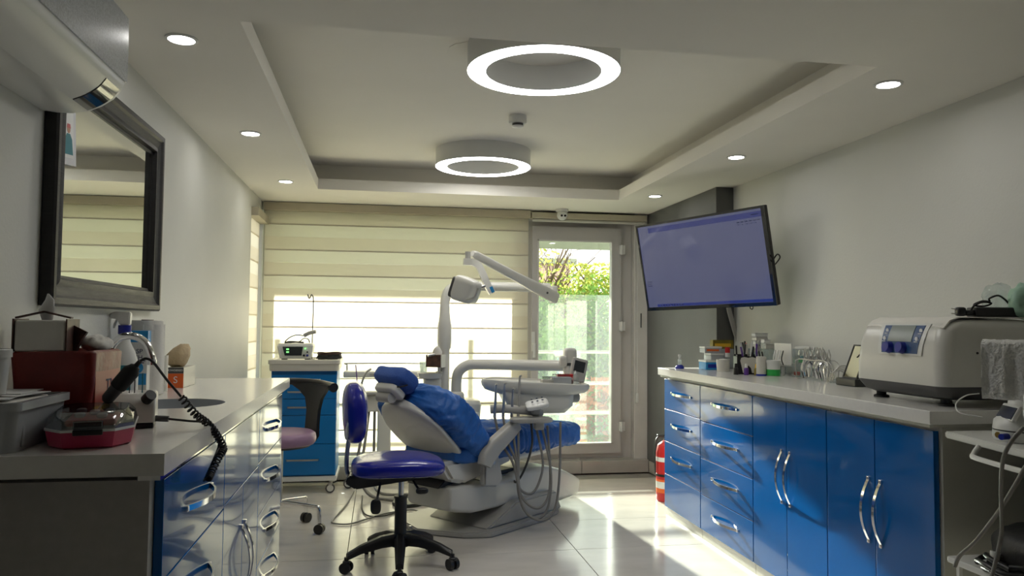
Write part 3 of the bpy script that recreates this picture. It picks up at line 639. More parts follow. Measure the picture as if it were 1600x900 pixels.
kp = W(MB().cushion((.905, 4.40, .735), (.135, .085, .03), .45, rot=Matrix.Rotation(math.radians(25), 4, 'X') @ Matrix.Rotation(math.radians(-12), 4, 'Y')), 'keypad', 'white', DT, ang=60)
for k in range(6):
    MB().cushion(V((.875+.03*(k % 3), 4.385+.025*(k//3), .752+.012*(k//3)+.006*(k % 3))), (.012, .010, .005), .6).build('key', 'ink', kp, world=True)
W(MB().box((.905, 4.43, .70), (.05, .05, .05), .01), 'keypad_stem', 'unitg', DT)
W(MB().tube([(1.20, 4.82, .84), (1.20, 4.86, .90), (1.20, 4.88, .97)], .028, 12), 'arm_joint', 'unit', DT, ang=60)
W(MB().cushion((1.215, 4.86, 1.00), (.085, .07, .10), .5), 'brake_handle', 'unit', DT, ang=70)
W(MB().cushion((1.165, 4.84, .965), (.05, .05, .07), .5), 'brake_lever', 'unit', DT, ang=70)
W(MB().cyl((1.21, 4.86, .935), (1.21, 4.86, .955), .025), 'handle_neck', 'dgrey', DT)
sr = Matrix.Rotation(math.radians(14), 4, 'Y') @ Matrix.Rotation(math.radians(-12), 4, 'X')
s1_ = W(MB().box((1.235, 4.72, .915), (.105, .03, .15), .012, sr), 'display', 'unitg', DT)
MB().box(V((1.235, 4.72, .915))+sr @ V((0, -.0155, .02)), (.07, .003, .07), .001, sr).build('display_glass', 'scrd', s1_, world=True)
hx = [(.665, .845, .02), (.715, .85, .022), (.765, .82, .02), (.805, .895, .016)]
for i, (x, zt, r) in enumerate(hx):
    g = MB().tube([(x, 4.455, .66), (x+.003, 4.45, .74), (x+.004, 4.445, zt-.03)], lambda s_: .0095-.003*s_, 10); g.tube([(x+.004, 4.445, zt-.03), (x+.006, 4.442, zt), (x+.012, 4.43, zt+.005)], .006, 8)
    W(g, 'handpiece', 'steel' if i < 3 else 'unitg', DT, ang=60)
H = [((.665, 4.455, .66), (.70, 4.44, .52), (.77, 4.43, .40), (.80, 4.42, .28), (.83, 4.40, .14), (.92, 4.38, .075), (1.01, 4.40, .12), (1.05, 4.44, .30), (1.07, 4.5, .62)),
     ((.715, 4.455, .66), (.74, 4.44, .52), (.79, 4.43, .40), (.805, 4.42, .25), (.85, 4.40, .17), (.92, 4.40, .14), (.98, 4.42, .20), (1.0, 4.46, .35), (.99, 4.5, .60)),
     ((.765, 4.455, .66), (.775, 4.44, .55), (.795, 4.43, .40), (.805, 4.42, .22), (.86, 4.41, .10), (.93, 4.40, .085), (.985, 4.42, .16), (1.0, 4.45, .35), (.955, 4.5, .60)),
     ((.805, 4.455, .66), (.805, 4.44, .5), (.805, 4.43, .3), (.82, 4.42, .24), (.88, 4.42, .22), (.93, 4.44, .28), (.955, 4.46, .40), (.92, 4.5, .60))]
for p in H: W(MB().tube(p, .0075, 8), 'hose', 'hose', DT, ang=70)
W(MB().tube([(.885, 4.47, .62), (.89, 4.46, .5), (.86, 4.5, .36), (.82, 4.6, .25), (.80, 4.7, .30)], .007, 8), 'hose', 'hosed', DT, ang=70)

def on_tray(x, y): return .845+(cx-x)*.05
z_ = on_tray(1.0, 4.6)
for (x, w_, lb, hb) in ((1.005, .075, 'small round grey bur holder on the dental tray', .025), (1.09, .12, 'rectangular grey bur block on the dental tray', .045)):
    t = thing('bur_block', lb, 'bur block', (x, 4.58, on_tray(x, 0)+.001))
    MB().bb((-w_/2, -.03, 0), (w_/2, .03, hb), .004).build('block', 'unitg' if w_ < .1 else 'greyp', t)
    g = MB()
    for k in range(14):
        q = (-w_/2+.012+(w_-.024)*(k % 7)/6, -.015+.03*(k//7), hb-.003); g.cyl(q, (q[0], q[1], hb+.012), .0014, n=5); g.cyl((q[0], q[1], hb+.012), (q[0], q[1], hb+.017), .003, n=6)
    g.build('burs', 'dgrey', t, kind='stuff')
t = thing('spray_bottle', 'tiny clear bottle with a fine nozzle on the dental tray', 'bottle', (1.185, 4.60, on_tray(1.185, 0)+.001))
MB().lathe([(.0, 0), (.022, 0), (.024, .01), (.022, .035), (.012, .055), (.009, .06)], n=20).build('body', 'clear', t); MB().lathe([(.010, .058), (.010, .070), (.005, .074), (.004, .085), (0, .085)], n=14).build('cap', 'white', t)
o = MB().box((1.135, 4.66, on_tray(1.13, 0)+.0305), (.10, .04, .058), .006).build('box', 'rpl'); place(o); o.name = 'instrument_case'; tag(o, 'small red case lying behind the bur blocks on the dental tray', 'case')
t = thing('small_bottle', 'little brown bottle beside the clear one on the dental tray', 'bottle', (1.15, 4.57, on_tray(1.15, 0)+.001))
MB().lathe([(.0, 0), (.012, 0), (.012, .022), (.006, .03), (.006, .034)], n=16).build('body', 'brown', t); MB().lathe([(.008, .032), (.008, .042), (0, .042)], n=12).build('cap', 'white', t)
# tissue box on the column
t = thing('tissue_box', 'brown patterned tissue box fixed to the dental unit column', 'tissue box', (.395, 5.36, .90), math.radians(-25))
MB().bb((-.065, -.055, 0), (.045, .055, .085), .002).build('carton', 'brown', t); MB().bb((.045, -.056, -.002), (.052, .056, .087), .001).build('carton_side', 'offw', t)
MB().loft([[V((x*k+.0, y*k2, z)) for x, y in circ(0, 0, .03, 12)] for k, k2, z in ((1, .5, .084), (1.1, .3, .105), (.7, .4, .125), (.2, .1, .14))]).wrinkle(.004, 40).build('tissue', 'tissue', t)
t = thing('drinking_glass', 'clear plastic rinse cup beside the cuspidor', 'cup', (.30, 5.36, .861))
MB().lathe([(.022, 0), (.03, .075), (.0285, .075), (.021, .003), (0, .003)], n=20, caps=False).build('cup', 'clear', t)

# ================= STOOL =================
t = thing('operator_stool', 'blue vinyl operator stool with backrest on a black five-star base', 'stool', (.115, 3.90, 0))
g = MB(); 
for k in range(5):
    a = math.radians(-92+72*k); c_, s_ = math.cos(a), math.sin(a); P = [V((c_*r, s_*r, z)) for r, z in ((.03, .135), (.10, .13), (.20, .105), (.265, .078))]
    lg = MB(); side = V((-s_, c_, 0)); R = []
    for p, w_, h_ in zip(P, (.028, .026, .022, .018), (.028, .026, .018, .014)):
        R.append([p+side*w_*q+V((0, 0, h_*z)) for q, z in ((1, .3), (.5, 1), (-.5, 1), (-1, .3), (-1, -1), (1, -1))])
    L = lg.loft(R).build('leg', 'black', t, ang=40)
    w1_ = MB(); pc = V((c_*.268, s_*.268, 0)); dr = V((math.cos(a+.9), math.sin(a+.9), 0))
    for o_ in (-.016, .016): w1_.cyl(pc+V((0, 0, .027))+dr*(o_-.009), pc+V((0, 0, .027))+dr*(o_+.009), .027)
    w1_.cyl(pc+V((0, 0, .03)), pc+V((0, 0, .075)), .010); w1_.box(pc+V((0, 0, .05)), (.035, .035, .02), .008)
    w1_.build('caster', 'black', L)
MB().lathe([(.045, .10), (.045, .15), (.034, .16), (.030, .17), (.030, .33), (.034, .335), (.034, .345)], n=28).build('gas_column', 'black', t)
MB().cyl((0, 0, .34), (0, 0, .46), .014).build('piston', 'steel', t)
MB().prism([(-.27, .43), (-.255, .465), (.12, .465), (.14, .45), (.04, .435), (-.22, .40)], -.10, .10, ya, .006).build('seat_mechanism', 'black', t)
g = MB().cushion((-.015, 0, .49), (.46, .42, .095), .62, e2=.55, nu=44, nv=22, f=lambda p: V((p.x, p.y*(1-.25*(p.x+.1)) if p.x > 0 else p.y, p.z-(.35*max(0, p.x-.05)**2 if p.z > 0 else 0)+.012*math.cos(p.x*6))))
g.build('seat', 'vinyl', t, ang=70)
MB().tube([(-.20, 0, .43), (-.255, 0, .45), (-.268, 0, .50), (-.262, 0, .60), (-.245, 0, .70)], .011, 8, flat=1).build('back_bar', 'steel', t, ang=60)
g = MB().cushion((-.235, 0, .76), (.115, .34, .30), .6, e2=.75, nu=36, nv=24, rot=Matrix.Rotation(math.radians(-3), 4, 'Y'), f=lambda p: V((p.x+.9*p.y*p.y, p.y, p.z))).build('backrest', 'vinyl', t, ang=70)
MB().cushion((-.270, 0, .76), (.03, .30, .265), .6, e2=.75, f=lambda p: V((p.x+.9*p.y*p.y, p.y, p.z))).build('backrest_shell', 'unit', t, ang=70)
for (p, q, b_) in (((-.10, -.09, .435), (-.115, -.16, .375), (-.12, -.175, .355)), ((.05, -.08, .44), (.075, -.14, .41), (.09, -.16, .40))):
    g = MB().tube([p, q, b_], .006, 6); g.build('lever', 'black', t); 
MB().cushion((-.122, -.18, .335), (.05, .02, .07), .7).build('lever_paddle', 'black', t, ang=60)
MB().cushion((.095, -.165, .40), (.06, .03, .03), .7).build('lever_knob', 'black', t, ang=60)

# ================= ARM CHAIR BEHIND THE LEFT RUN =================
t = thing('support_stool', 'mauve stool with a black wrap-around body rest on chrome casters', 'stool', (-.56, 4.62, 0))
for k in range(5):
    a = math.radians(-32+72*k+16); c_, s_ = math.cos(a), math.sin(a); e_ = .24
    L = MB().tube([(0, 0, .17), (c_*.08, s_*.08, .165), (c_*e_*.88, s_*e_*.88, .15), (c_*e_, s_*e_, .14), (c_*e_*1.03, s_*e_*1.03, .06)], .0115, 10).build('leg', 'chrome', t, ang=70)
    pc = V((c_*e_*1.03, s_*e_*1.03, .028)); w1_ = MB(); dr = V((-s_, c_, 0))
    w1_.cyl(pc-dr*.022, pc-dr*.004, .028); w1_.cyl(pc+dr*.004, pc+dr*.022, .028); w1_.cyl(pc, pc+V((0, 0, .05)), .009); w1_.build('caster', 'black', L)
MB().cyl((0, 0, .15), (0, 0, .50), .022).build('gas_column', 'chrome', t)
MB().lathe([(.0, .50), (.19, .50), (.20, .51), (.205, .535), (.20, .56), (.18, .573), (0, .578)], n=40).build('seat', 'pink', t, ang=60)
MB().lathe([(.0, .487), (.17, .487), (.18, .4995), (0, .4995)], n=32).build('seat_pan', 'black', t)
# body rest: bent black shell rising at the right of the seat, T-shaped top
up_ = MB(); R = []
for z, w_, x in ((.492, .05, .13), (.50, .055, .19), (.53, .058, .212), (.60, .055, .215), (.68, .055, .222), (.75, .075, .228), (.79, .12, .23), (.835, .19, .23)):
    R.append([V((x+s_*.011-1.2*(k*w_)**2, -.02+k*w_, z)) for k, s_ in ((-1, -1), (-.5, -1), (0, -1), (.5, -1), (1, -1), (1, 1), (.5, 1), (0, 1), (-.5, 1), (-1, 1))])
up_.loft(R).xf(Matrix.Rotation(math.radians(42), 4, 'Z')).build('rest_upright', 'black', t, ang=60)
A0 = [(-.17, .12, .842), (-.09, .20, .842), (.03, .235, .842), (.14, .205, .84), (.225, .125, .836), (.27, .04, .83), (.30, -.02, .822)]
MB().tube([V(p)+V((.0, 0, 0)) for p in A0], lambda s_: .020+.008*max(0, s_-.75)*4, 12, flat=1.0).build('rest_pad', 'black', t, ang=70)

# ================= DRAWER CART =================
cX, cY = -.52, 5.78
t = thing('drawer_cart', 'blue five-drawer trolley with white top standing in front of the blind', 'cart', (cX, cY, 0))
MB().bb((-.235, -.195, .09), (.235, .22, .125), .006).build('plinth', 'white', t)
MB().bb((-.225, -.18, .125), (.225, .22, .86), .004).build('body', 'bluec', t)
zs = [.845, .765, .69, .575, .42, .13]; zs = [.832, .745, .665, .565, .425, .135]; zs = [.835, .765, .665, .55, .35, .135]
for k in range(5):
    f = MB().bb((-.222, -.20, zs[k+1]+.002), (.222, -.181, zs[k]-.002), .002).build('drawer_front', 'bluec', t)
    zc = (zs[k]+zs[k+1])/2; g = MB().strip([(-.11, -.20, zc), (-.105, -.222, zc), (0, -.226, zc), (.105, -.222, zc), (.11, -.20, zc)], (0, 0, 1), .012, .005, smooth=False); g.build('handle', 'steel', f)
g = MB().loft([[V((x, y, z)) for x, y in rrect(-.235-a, -.215-a, .235+a, .225+a, .03)] for a, z in ((0, .86), (.004, .875), (.004, .905), (.012, .91), (.012, .935), (.006, .94), (-.01, .94), (-.014, .928), (-.1, .928))]); g.build('cart_top', 'offw', t, ang=50)
for x in (-.19, .19):
    for y in (-.15, .18):
        g = MB(); g.cyl((x, y-.012, .033), (x, y+.012, .033), .033); g.build('caster', 'dgrey', t); h = MB().cyl((x, y, .06), (x, y, .09), .008); h.box((x, y-.003, .066), (.03, .05, .018), .006); h.build('caster_fork', 'steel', t)
        MB().cyl((x, y-.0135, .033), (x, y+.0135, .033), .023).build('caster_hub', 'white', t)
# motor console on the cart
t = thing('motor_console', 'white surgical motor console with a dark screen on the blue trolley', 'console', (-.59, 5.70, .931))
MB().loft([[V((x, y, z)) for x, y in rrect(-a, -b_, a, b_*1.1, .015)] for a, b_, z in ((.10, .07, .012), (.108, .078, .02), (.125, .085, .10), (.118, .07, .118), (.10, .05, .12))]).build('housing', 'white', t, ang=50)
fr = lambda x, z, y=0: V((x, -.081-.008*(z-.02)/.08-y, z))
MB().loft([[fr(-.085, .098, .0), fr(.055, .098, .0), fr(.045, .035, 0), fr(-.07, .035, 0)], [fr(-.085, .098, .003), fr(.055, .098, .003), fr(.045, .035, .003), fr(-.07, .035, .003)]]).build('screen', 'scrd', t, smooth=False)
for x, z in ((-.05, .08), (-.05, .06)): MB().box(fr(x, z, .004), (.018, .002, .010)).build('screen_icon', 'gled', t)
for x, z, r, m in ((.062, .036, .008, 'black'), (.085, .036, .008, 'dblue'), (.085, .06, .006, 'black'), (.07, .085, .005, 'gled')):
    MB().cyl(fr(x, z, 0), fr(x, z, .008), r, n=14).build('knob', m, t)
for x in (-.08, .08): MB().box((x, 0, .006), (.03, .12, .012), .003).build('foot', 'blackr', t)
t = thing('hook_stand', 'thin bent steel hook rod rising behind the motor console', 'stand', (-.49, 5.82, .929))
g = MB().tube([(0, 0, 0), (0, 0, .2), (.002, 0, .40), (.0, 0, .455), (-.012, 0, .475), (-.022, 0, .455), (-.03, 0, .45), (-.04, 0, .478)], .0042, 6); g.build('rod', 'dgrey', t, ang=70)
MB().cyl((0, 0, 0), (0, 0, .006), .02).build('rod_foot', 'steel', t)
t = thing('surgical_handpiece', 'grey handpiece with black cable lying on top of the motor console', 'handpiece', (-.57, 5.70, 1.05))
MB().tube([(.03, 0, .055), (.07, 0, .075), (.115, -.01, .085)], .014, 10).build('grip', 'unitg', t, ang=60)
g = MB().tube([(.03, 0, .055), (-.02, 0, .06), (-.07, .0, .04), (-.10, .01, .006), (-.05, .02, .006), (.0, .0, .012), (.03, -.01, .035), (.06, .01, .03), (.07, .02, .005)], .004, 6); g.tube([(-.10, 0, .005), (-.06, -.02, .012), (0, -.01, .008), (.03, 0, .006)], .006, 6); g.build('cable', 'black', t, ang=70)
t = thing('cable_coil', 'coil of dark cables heaped at the right end of the blue trolley', 'cable', (-.36, 5.72, .931))
rg = random.Random(4)
for k in range(6):
    r_ = .055+.012*rg.random(); zz = .008+.0085*k; pts = [(r_*1.3*math.cos(q*6.283/10)+rg.gauss(0, .004), r_*.8*math.sin(q*6.283/10)+rg.gauss(0, .003), zz+.003*math.sin(q*2+k)) for q in range(11)]
    MB().tube(pts, .006, 6, res=3).build('cable_loop', 'black' if k < 4 else 'brown', t, ang=70)

# ================= ASSISTANT STAND =================
t = thing('assistant_stand', 'white wheeled assistant stand with a shelf and hose bracket behind the dental chair', 'stand', (.03, 5.80, 0))
MB().bb((-.29, -.05, .80), (.31, .13, .845), .010).build('shelf', 'white', t)
MB().bb((-.10, -.056, .815), (.05, -.0505, .832), .002).build('shelf_slot', 'unitg', t)
MB().tube([(-.27, .12, .845), (-.27, .12, .885), (-.25, .12, .895), (.27, .12, .895), (.29, .12, .885), (.29, .12, .845)], .006, 8, res=3).build('guard_rail', 'steel', t, ang=60)
MB().bb((-.04, -.02, .06), (.06, .08, .80), .012).build('post', 'white', t)
MB().bb((-.26, -.03, .075), (.28, .09, .10), .010).build('foot_bar', 'white', t)
for x in (-.24, .26):
    MB().cyl((x, -.052, .036), (x, -.028, .036), .035).build('caster', 'dgrey', t); MB().cyl((x, -.0545, .036), (x, -.026, .036), .025).build('caster_hub', 'white', t)
MB().bb((-.14, -.14, .56), (-.02, -.04, .68), .010).build('hose_box', 'unit', t)
MB().bb((-.16, -.17, .68), (.0, -.05, .705), .008).build('hose_bracket', 'unitg', t)
MB().tube([(-.135, -.15, .62), (-.145, -.15, .70), (-.155, -.14, .76), (-.125, -.13, .84), (-.09, -.12, .87)], .008, 8).build('suction_tube', 'steel', t, ang=70)
MB().cyl((-.145, -.15, .60), (-.145, -.15, .72), .014).build('suction_grip', 'unitg', t)
MB().tube([(-.20, -.14, .90), (-.17, -.15, .62)], .004, 6, smooth=False).build('probe', 'purple', t)
for p in (((-.145, -.15, .60), (-.15, -.18, .40), (-.17, -.22, .20), (-.10, -.40, .04), (.05, -.50, .012), (.25, -.52, .010), (.42, -.46, .010)),
          ((-.10, -.10, .56), (-.13, -.16, .30), (-.16, -.25, .12), (-.05, -.42, .015), (.15, -.47, .012), (.42, -.42, .012)),
          ((-.06, -.09, .56), (-.06, -.10, .3), (-.055, -.12, .08), (.0, -.30, .012), (.30, -.36, .010))):
    MB().tube(p, .010, 8).build('hose', 'hose', t, ang=70)

# ================= FLOOR ITEMS =================
t = thing('foot_control', 'round grey foot control lying on the floor behind the stool', 'pedal', (.20, 5.20, 0))
MB().lathe([(0, 0), (.10, 0), (.105, .008), (.10, .022), (.06, .028), (0, .028)], n=36).build('disc', 'hosed', t, ang=60)
for k in range(6): MB().cyl((.075*math.cos(k*1.047), .075*math.sin(k*1.047), .02), (.075*math.cos(k*1.047), .075*math.sin(k*1.047), .027), .009, n=12).build('rubber_stud', 'blackr', t)
MB().box((.13, .02, .025), (.08, .10, .05), .012).build('pedal', 'brown', t)
def fl(px, py): p = at(px, py, 'z', .006); return (p.x, p.y, .007)
o = MB().tube([fl(553, 768), fl(540, 790), fl(520, 812), fl(522, 818), fl(545, 819), fl(570, 812), fl(600, 803), fl(640, 797), fl(655, 799)], .005, 6).build('floor_cable', 'hose', ang=70); tag(place(o), 'thin grey cable looping over the floor tiles left of the blue stool', 'cable')
o = MB().tube([fl(566, 775), fl(566, 795), fl(575, 806), fl(600, 806), fl(625, 798)], .005, 6).build('floor_cable', 'hosed', ang=70); tag(place(o), 'short dark cable on the floor beneath the blue stool seat', 'cable')
o = MB().tube([fl(660, 802), fl(650, 812), fl(636, 820), fl(625, 822)], .007, 6).build('floor_cable', 'hosed', ang=70); tag(place(o), 'dark cable running from the chair base behind the stool column', 'cable')
o = MB().lathe([(.0, 0), (.012, 0), (.012, .05), (.008, .055), (0, .055)], c=fl(641, 835)[:2]+(0,), n=14).build('floor_valve', 'steel'); tag(place(o), 'small steel valve standing on the floor near the chair plate', 'valve')
# ================= WALL SCREEN =================
ya_, ti_, ro_ = -1.104, .186, .022
hx_ = V((math.cos(ya_), math.sin(ya_), 0)); nn_ = V((math.sin(ya_), -math.cos(ya_), 0)); up2 = V((0, 0, 1))*math.cos(ti_)+nn_*math.sin(ti_)
ax_ = hx_*math.cos(ro_)+up2*math.sin(ro_); bz_ = -hx_*math.sin(ro_)+up2*math.cos(ro_); by_ = bz_.cross(ax_)
TVm = Matrix(((ax_.x, by_.x, bz_.x, 0), (ax_.y, by_.y, bz_.y, 0), (ax_.z, by_.z, bz_.z, 0), (0, 0, 0, 1)))
t = thing('television', 'large flat screen showing a pale blue window, tilted down on a wall arm', 'television', (1.908, 4.39, 1.583), rot=TVm.to_euler())
TW, TH_ = .98, .565
MB().box((0, .028, 0), (TW, .03, TH_), .006).build('housing', 'black', t)
MB().box((0, .055, -.03), (TW*.62, .04, TH_*.55), .015).build('rear_cover', 'black', t)
g = MB().plate(rect(-TW/2, -TH_/2, TW/2, TH_/2), [rect(-TW/2+.012, -TH_/2+.022, TW/2-.018, TH_/2-.014)], 0, .012, lambda c: V((c.x, c.z, c.y))).build('bezel', 'blackg', t, smooth=False)
MB().bb((-TW/2+.012, .006, -TH_/2+.022), (TW/2-.018, .010, TH_/2-.014)).build('screen', 'scr', t)
sb = MB().bb((-TW/2+.09, .0045, -TH_/2+.023), (TW/2-.019, .0058, -TH_/2+.040)).build('screen_task_bar', 'scrb', t)
MB().bb((-TW/2+.10, .0045, TH_/2-.060), (TW/2-.019, .0058, TH_/2-.028)).build('screen_title_bar', mat('lit_title', (.0, .0, .05), .12, coat=.5, emit=(.05, .06, .18), es=.2), t)
g = MB()
for k in range(9): g.bb((-TW/2+.12+.022*k, .0038, -TH_/2+.028), (-TW/2+.13+.022*k, .0044, -TH_/2+.035))
for k in range(6): g.bb((TW/2-.19+.028*k, .0038, TH_/2-.078), (TW/2-.175+.028*k, .0058, TH_/2-.073))
for k in range(5): g.bb((TW/2-.19+.03*k, .0038, TH_/2-.092), (TW/2-.180+.03*k, .0058, TH_/2-.089))
g.bb((TW/2-.09, .0038, TH_/2-.045), (TW/2-.04, .0044, TH_/2-.041))
for k in range(3): g.bb((-TW/2+.03, .0048, -TH_/2+.16+.014*k), (-TW/2+.07, .0058, -TH_/2+.163+.014*k))
g.build('screen_marks', 'ink', t, kind='stuff')
MB().tube([(TW/2-.005, .03, -.03), (TW/2+.025, .035, .0), (TW/2+.035, .04, -.02), (TW/2+.0, .04, -.055)], .004, 6).build('cable_loop', 'black', t, ang=70)
MB().tube([(.30, .02, -TH_/2), (.298, .02, -TH_/2-.012), (.31, .02, -TH_/2-.018), (.318, .02, -TH_/2-.008), (.315, .02, -TH_/2)], .003, 6).build('cable_loop', 'black', t, ang=70)
t = thing('wall_bracket', 'black jointed wall bracket holding the tilted screen', 'bracket', (2.26, 4.79, 1.55))
MB().bb((2.21, 4.775, 1.40), (2.31, 4.799, 1.72), .003).build('wall_plate', 'black', t, world=True)
bk = V((1.908, 4.39, 1.583))+by_*.085
MB().tube([(2.25, 4.775, 1.56), (2.20, 4.66, 1.56), bk], .018, 8, smooth=False).build('arm', 'black', t, world=True)
MB().cyl(bk-by_*.008, bk+by_*.01, .06, n=4).build('screen_plate', 'black', t, world=True)
o = MB().strip([at(1136, 470, 'y', 4.775), at(1141, 492, 'y', 4.775), at(1149, 520, 'y', 4.775), at(1158, 548, 'y', 4.775)], (1, 0, -.2), .028, .014).build('cable_duct', 'pvc'); tag(place(o), 'slanting grey cable duct between the screen and the counter', 'cable duct')

# ================= RIGHT COUNTER ITEMS =================
CZ = .9305
def cup(name, label, cat, x, y, parts, z=CZ, group=None, rz=0):   # parts: (name, profile, material)
    t = thing(name, label, cat, (x, y, z), rz, group)
    for n_, pf, m_ in parts: MB().lathe(pf, n=28).build(n_, m_, t)
    return t
cup('pump_bottle', 'small clear pump bottle with blue domed base at the far end of counter', 'bottle', 1.86, 4.60,
    [('base', [(0, 0), (.028, 0), (.028, .01), (.018, .022), (0, .024)], 'dblue'), ('body', [(.012, .02), (.011, .05), (.013, .055), (.006, .06)], 'clear'), ('pump', [(.006, .055), (.006, .075), (.009, .076), (.009, .088), (0, .09)], 'white')])
def crate(name, label, x, y, sx, sy, h, m, z=CZ, rz=0, lidm=None, group=None, cat='box', lid_h=.012, front=None):
    t = thing(name, label, cat, (x, y, z), rz, group)
    MB().bb((-sx/2, -sy/2, 0), (sx/2, sy/2, h-(lid_h if lidm else 0)), .003).build('body', m, t)
    if lidm: MB().bb((-sx/2-.002, -sy/2-.002, h-lid_h+.0003), (sx/2+.002, sy/2+.002, h), .002).build('lid', lidm, t)
    if front: MB().bb((-sx/2+.012, -sy/2-.002, .012), (sx/2-.018, -sy/2+.0005, h*.6)).build('front_label', front, t)
    return t
crate('plastic_box', 'light blue clear plastic box, lowest of the pile by the pillar', 2.02, 4.51, .095, .11, .058, 'lblue', lidm='white', front='dblue')
crate('plastic_box', 'small clear box resting on the light blue box', 2.06, 4.53, .085, .09, .042, 'greyp', z=CZ+.0585, lidm='white')
crate('plastic_box', 'flat clear box with orange contents, topmost of the pile by the pillar', 2.04, 4.54, .11, .08, .04, 'greyp', z=CZ+.101, lidm='white', front='orange')
cup('small_jar', 'little red and white jar on top of the pile by the pillar', 'jar', 2.12, 4.47, [('body', [(0, 0), (.015, 0), (.015, .026)], 'white'), ('lid', [(.0155, .026), (.0155, .06), (0, .061)], 'rpl')], z=CZ+.078)
crate('card_box', 'olive and yellow cardboard box behind the jars, against the pillar', 2.16, 4.64, .14, .05, .055, 'olive', z=CZ+.125, front='yellow')
crate('storage_tub', 'grey tub carrying the olive cardboard box', 2.15, 4.66, .16, .10, .124, 'greyp')
cup('cotton_tub', 'white ribbed tub left of the black pen organizer', 'tub', 2.02, 4.32, [('body', [(0, 0), (.036, 0), (.040, .070), (.038, .07), (.034, .004)], 'offw'), ('contents', [(.036, .060), (.02, .072), (0, .074)], 'tissue')])
cup('ointment_jar', 'small white jar with pale green lid behind the pen organizer', 'jar', 2.16, 4.36, [('body', [(0, .0), (.02, .0), (.02, .075)], 'white'), ('lid', [(.021, .075), (.021, .10), (0, .101)], 'offw')])
# black organizer with a tooth cut-out
t = thing('pen_organizer', 'black desktop organizer with a white tooth shape on its front', 'organizer', (2.045, 4.07, CZ), math.radians(-12))
MB().bb((-.062, -.035, 0), (.062, .05, .004)).build('base', 'black', t)
g = MB(); g.bb((-.062, -.035, .004), (-.058, .05, .10)).bb((.058, -.035, .004), (.062, .05, .10)).bb((-.058, .046, .004), (.058, .05, .11)).bb((-.058, -.035, .004), (.058, -.031, .10)).bb((-.058, .005, .004), (.058, .008, .10)).bb((0, -.031, .004), (.003, .046, .10)); g.build('tray', 'black', t)
th_ = [(-.055, .092), (-.03, .097), (0, .092), (.03, .097), (.055, .092), (.062, .075), (.055, .055), (.048, .03), (.042, .008), (.028, .008), (.02, .035), (.0, .05), (-.02, .035), (-.028, .008), (-.042, .008), (-.048, .03), (-.055, .055), (-.062, .075)]
MB().prism([(x*.72, z) for x, z in th_], -.038, -.0352, lambda c: V((c.x, c.z, c.y))).build('tooth_shape', 'offw', t)
om = Matrix.Translation(V((2.05, 4.07, CZ))) @ Matrix.Rotation(math.radians(-12), 4, 'Z')
rg = random.Random(9); pm = ['white', 'offw', 'rpl', 'black', 'black', 'purple', 'dblue', 'white', 'greyp', 'black', 'offw', 'steel', 'black', 'purple']
pl = ['white pen', 'cream pen', 'red pen', 'black pen', 'black pen', 'purple pen', 'dark blue pen', 'white pen', 'grey pen', 'black pen', 'cream pen', 'steel spatula', 'black pen', 'purple pen']
for k in range(14):
    bx = -.065+.0098*k; by2 = (-.015 if k % 2 else .028); lean = V((rg.uniform(-.35, .25), rg.uniform(-.12, .12), 1)).normalized(); L_ = rg.uniform(.14, .185)
    pcol = {'white': 'white', 'offw': 'cream', 'rpl': 'red', 'black': 'black', 'purple': 'purple', 'dblue': 'dark blue', 'greyp': 'grey', 'steel': 'steel'}[pm[k]]
    p = om @ V((bx*.75, by2, .012))
    t = thing('pen', f'{pcol} pen standing in the black tooth-front organizer', 'pen', p, group=f'{pcol} pens in the organizer')
    MB().cyl((0, 0, 0), lean*L_*.65, .0042, n=8).build('barrel', pm[k], t); MB().cyl(lean*L_*.65, lean*L_, .0052, n=8).build('cap', 'black' if k % 3 == 0 else pm[k], t)
for (x, y, cm, nm) in ((2.0, 3.985, 'white', 'tiny dark bottle with a white label in front of the organizer'), (2.045, 3.955, 'yellow', 'tiny bottle with a yellow cap in front of the organizer'), (1.955, 4.02, 'black', 'tiny black bottle at the left front of the organizer'), (2.10, 3.95, 'black', 'tiny black bottle right of the yellow-capped one')):
    cup('dropper_bottle', nm, 'bottle', x, y, [('body', [(0, 0), (.013, 0), (.013, .035), (.006, .042)], 'olive' if cm == 'yellow' else ('purple' if cm == 'white' else 'black')), ('cap', [(.008, .04), (.007, .062), (0, .063)], cm)])
t = cup('wipes_canister', 'tall white canister with blue base and cream lid', 'canister', 2.06, 3.93, [('body', [(0, 0), (.0265, 0), (.0265, .085)], 'offw'), ('base_ring', [(.028, .0), (.028, .008), (.0266, .009)], 'dblue'), ('lid', [(.027, .085), (.027, .103), (.02, .105), (0, .105)], 'offw')])
for k, (dx, L_) in enumerate(((-.008, .03), (.010, .026))):
    MB().cyl((dx, 0, .105), (dx-.006, .0, .105+L_), .004, n=8).build('applicator', 'black', t)
t = cup('putty_tub', 'round white tub with a wide green lower band', 'tub', 2.115, 3.90, [('body', [(0, 0), (.034, 0), (.037, .072)], 'white'), ('band', [(.0352, .002), (.0363, .036)], 'green'), ('lid', [(.040, .072), (.040, .084), (.036, .086), (0, .086)], 'white')])
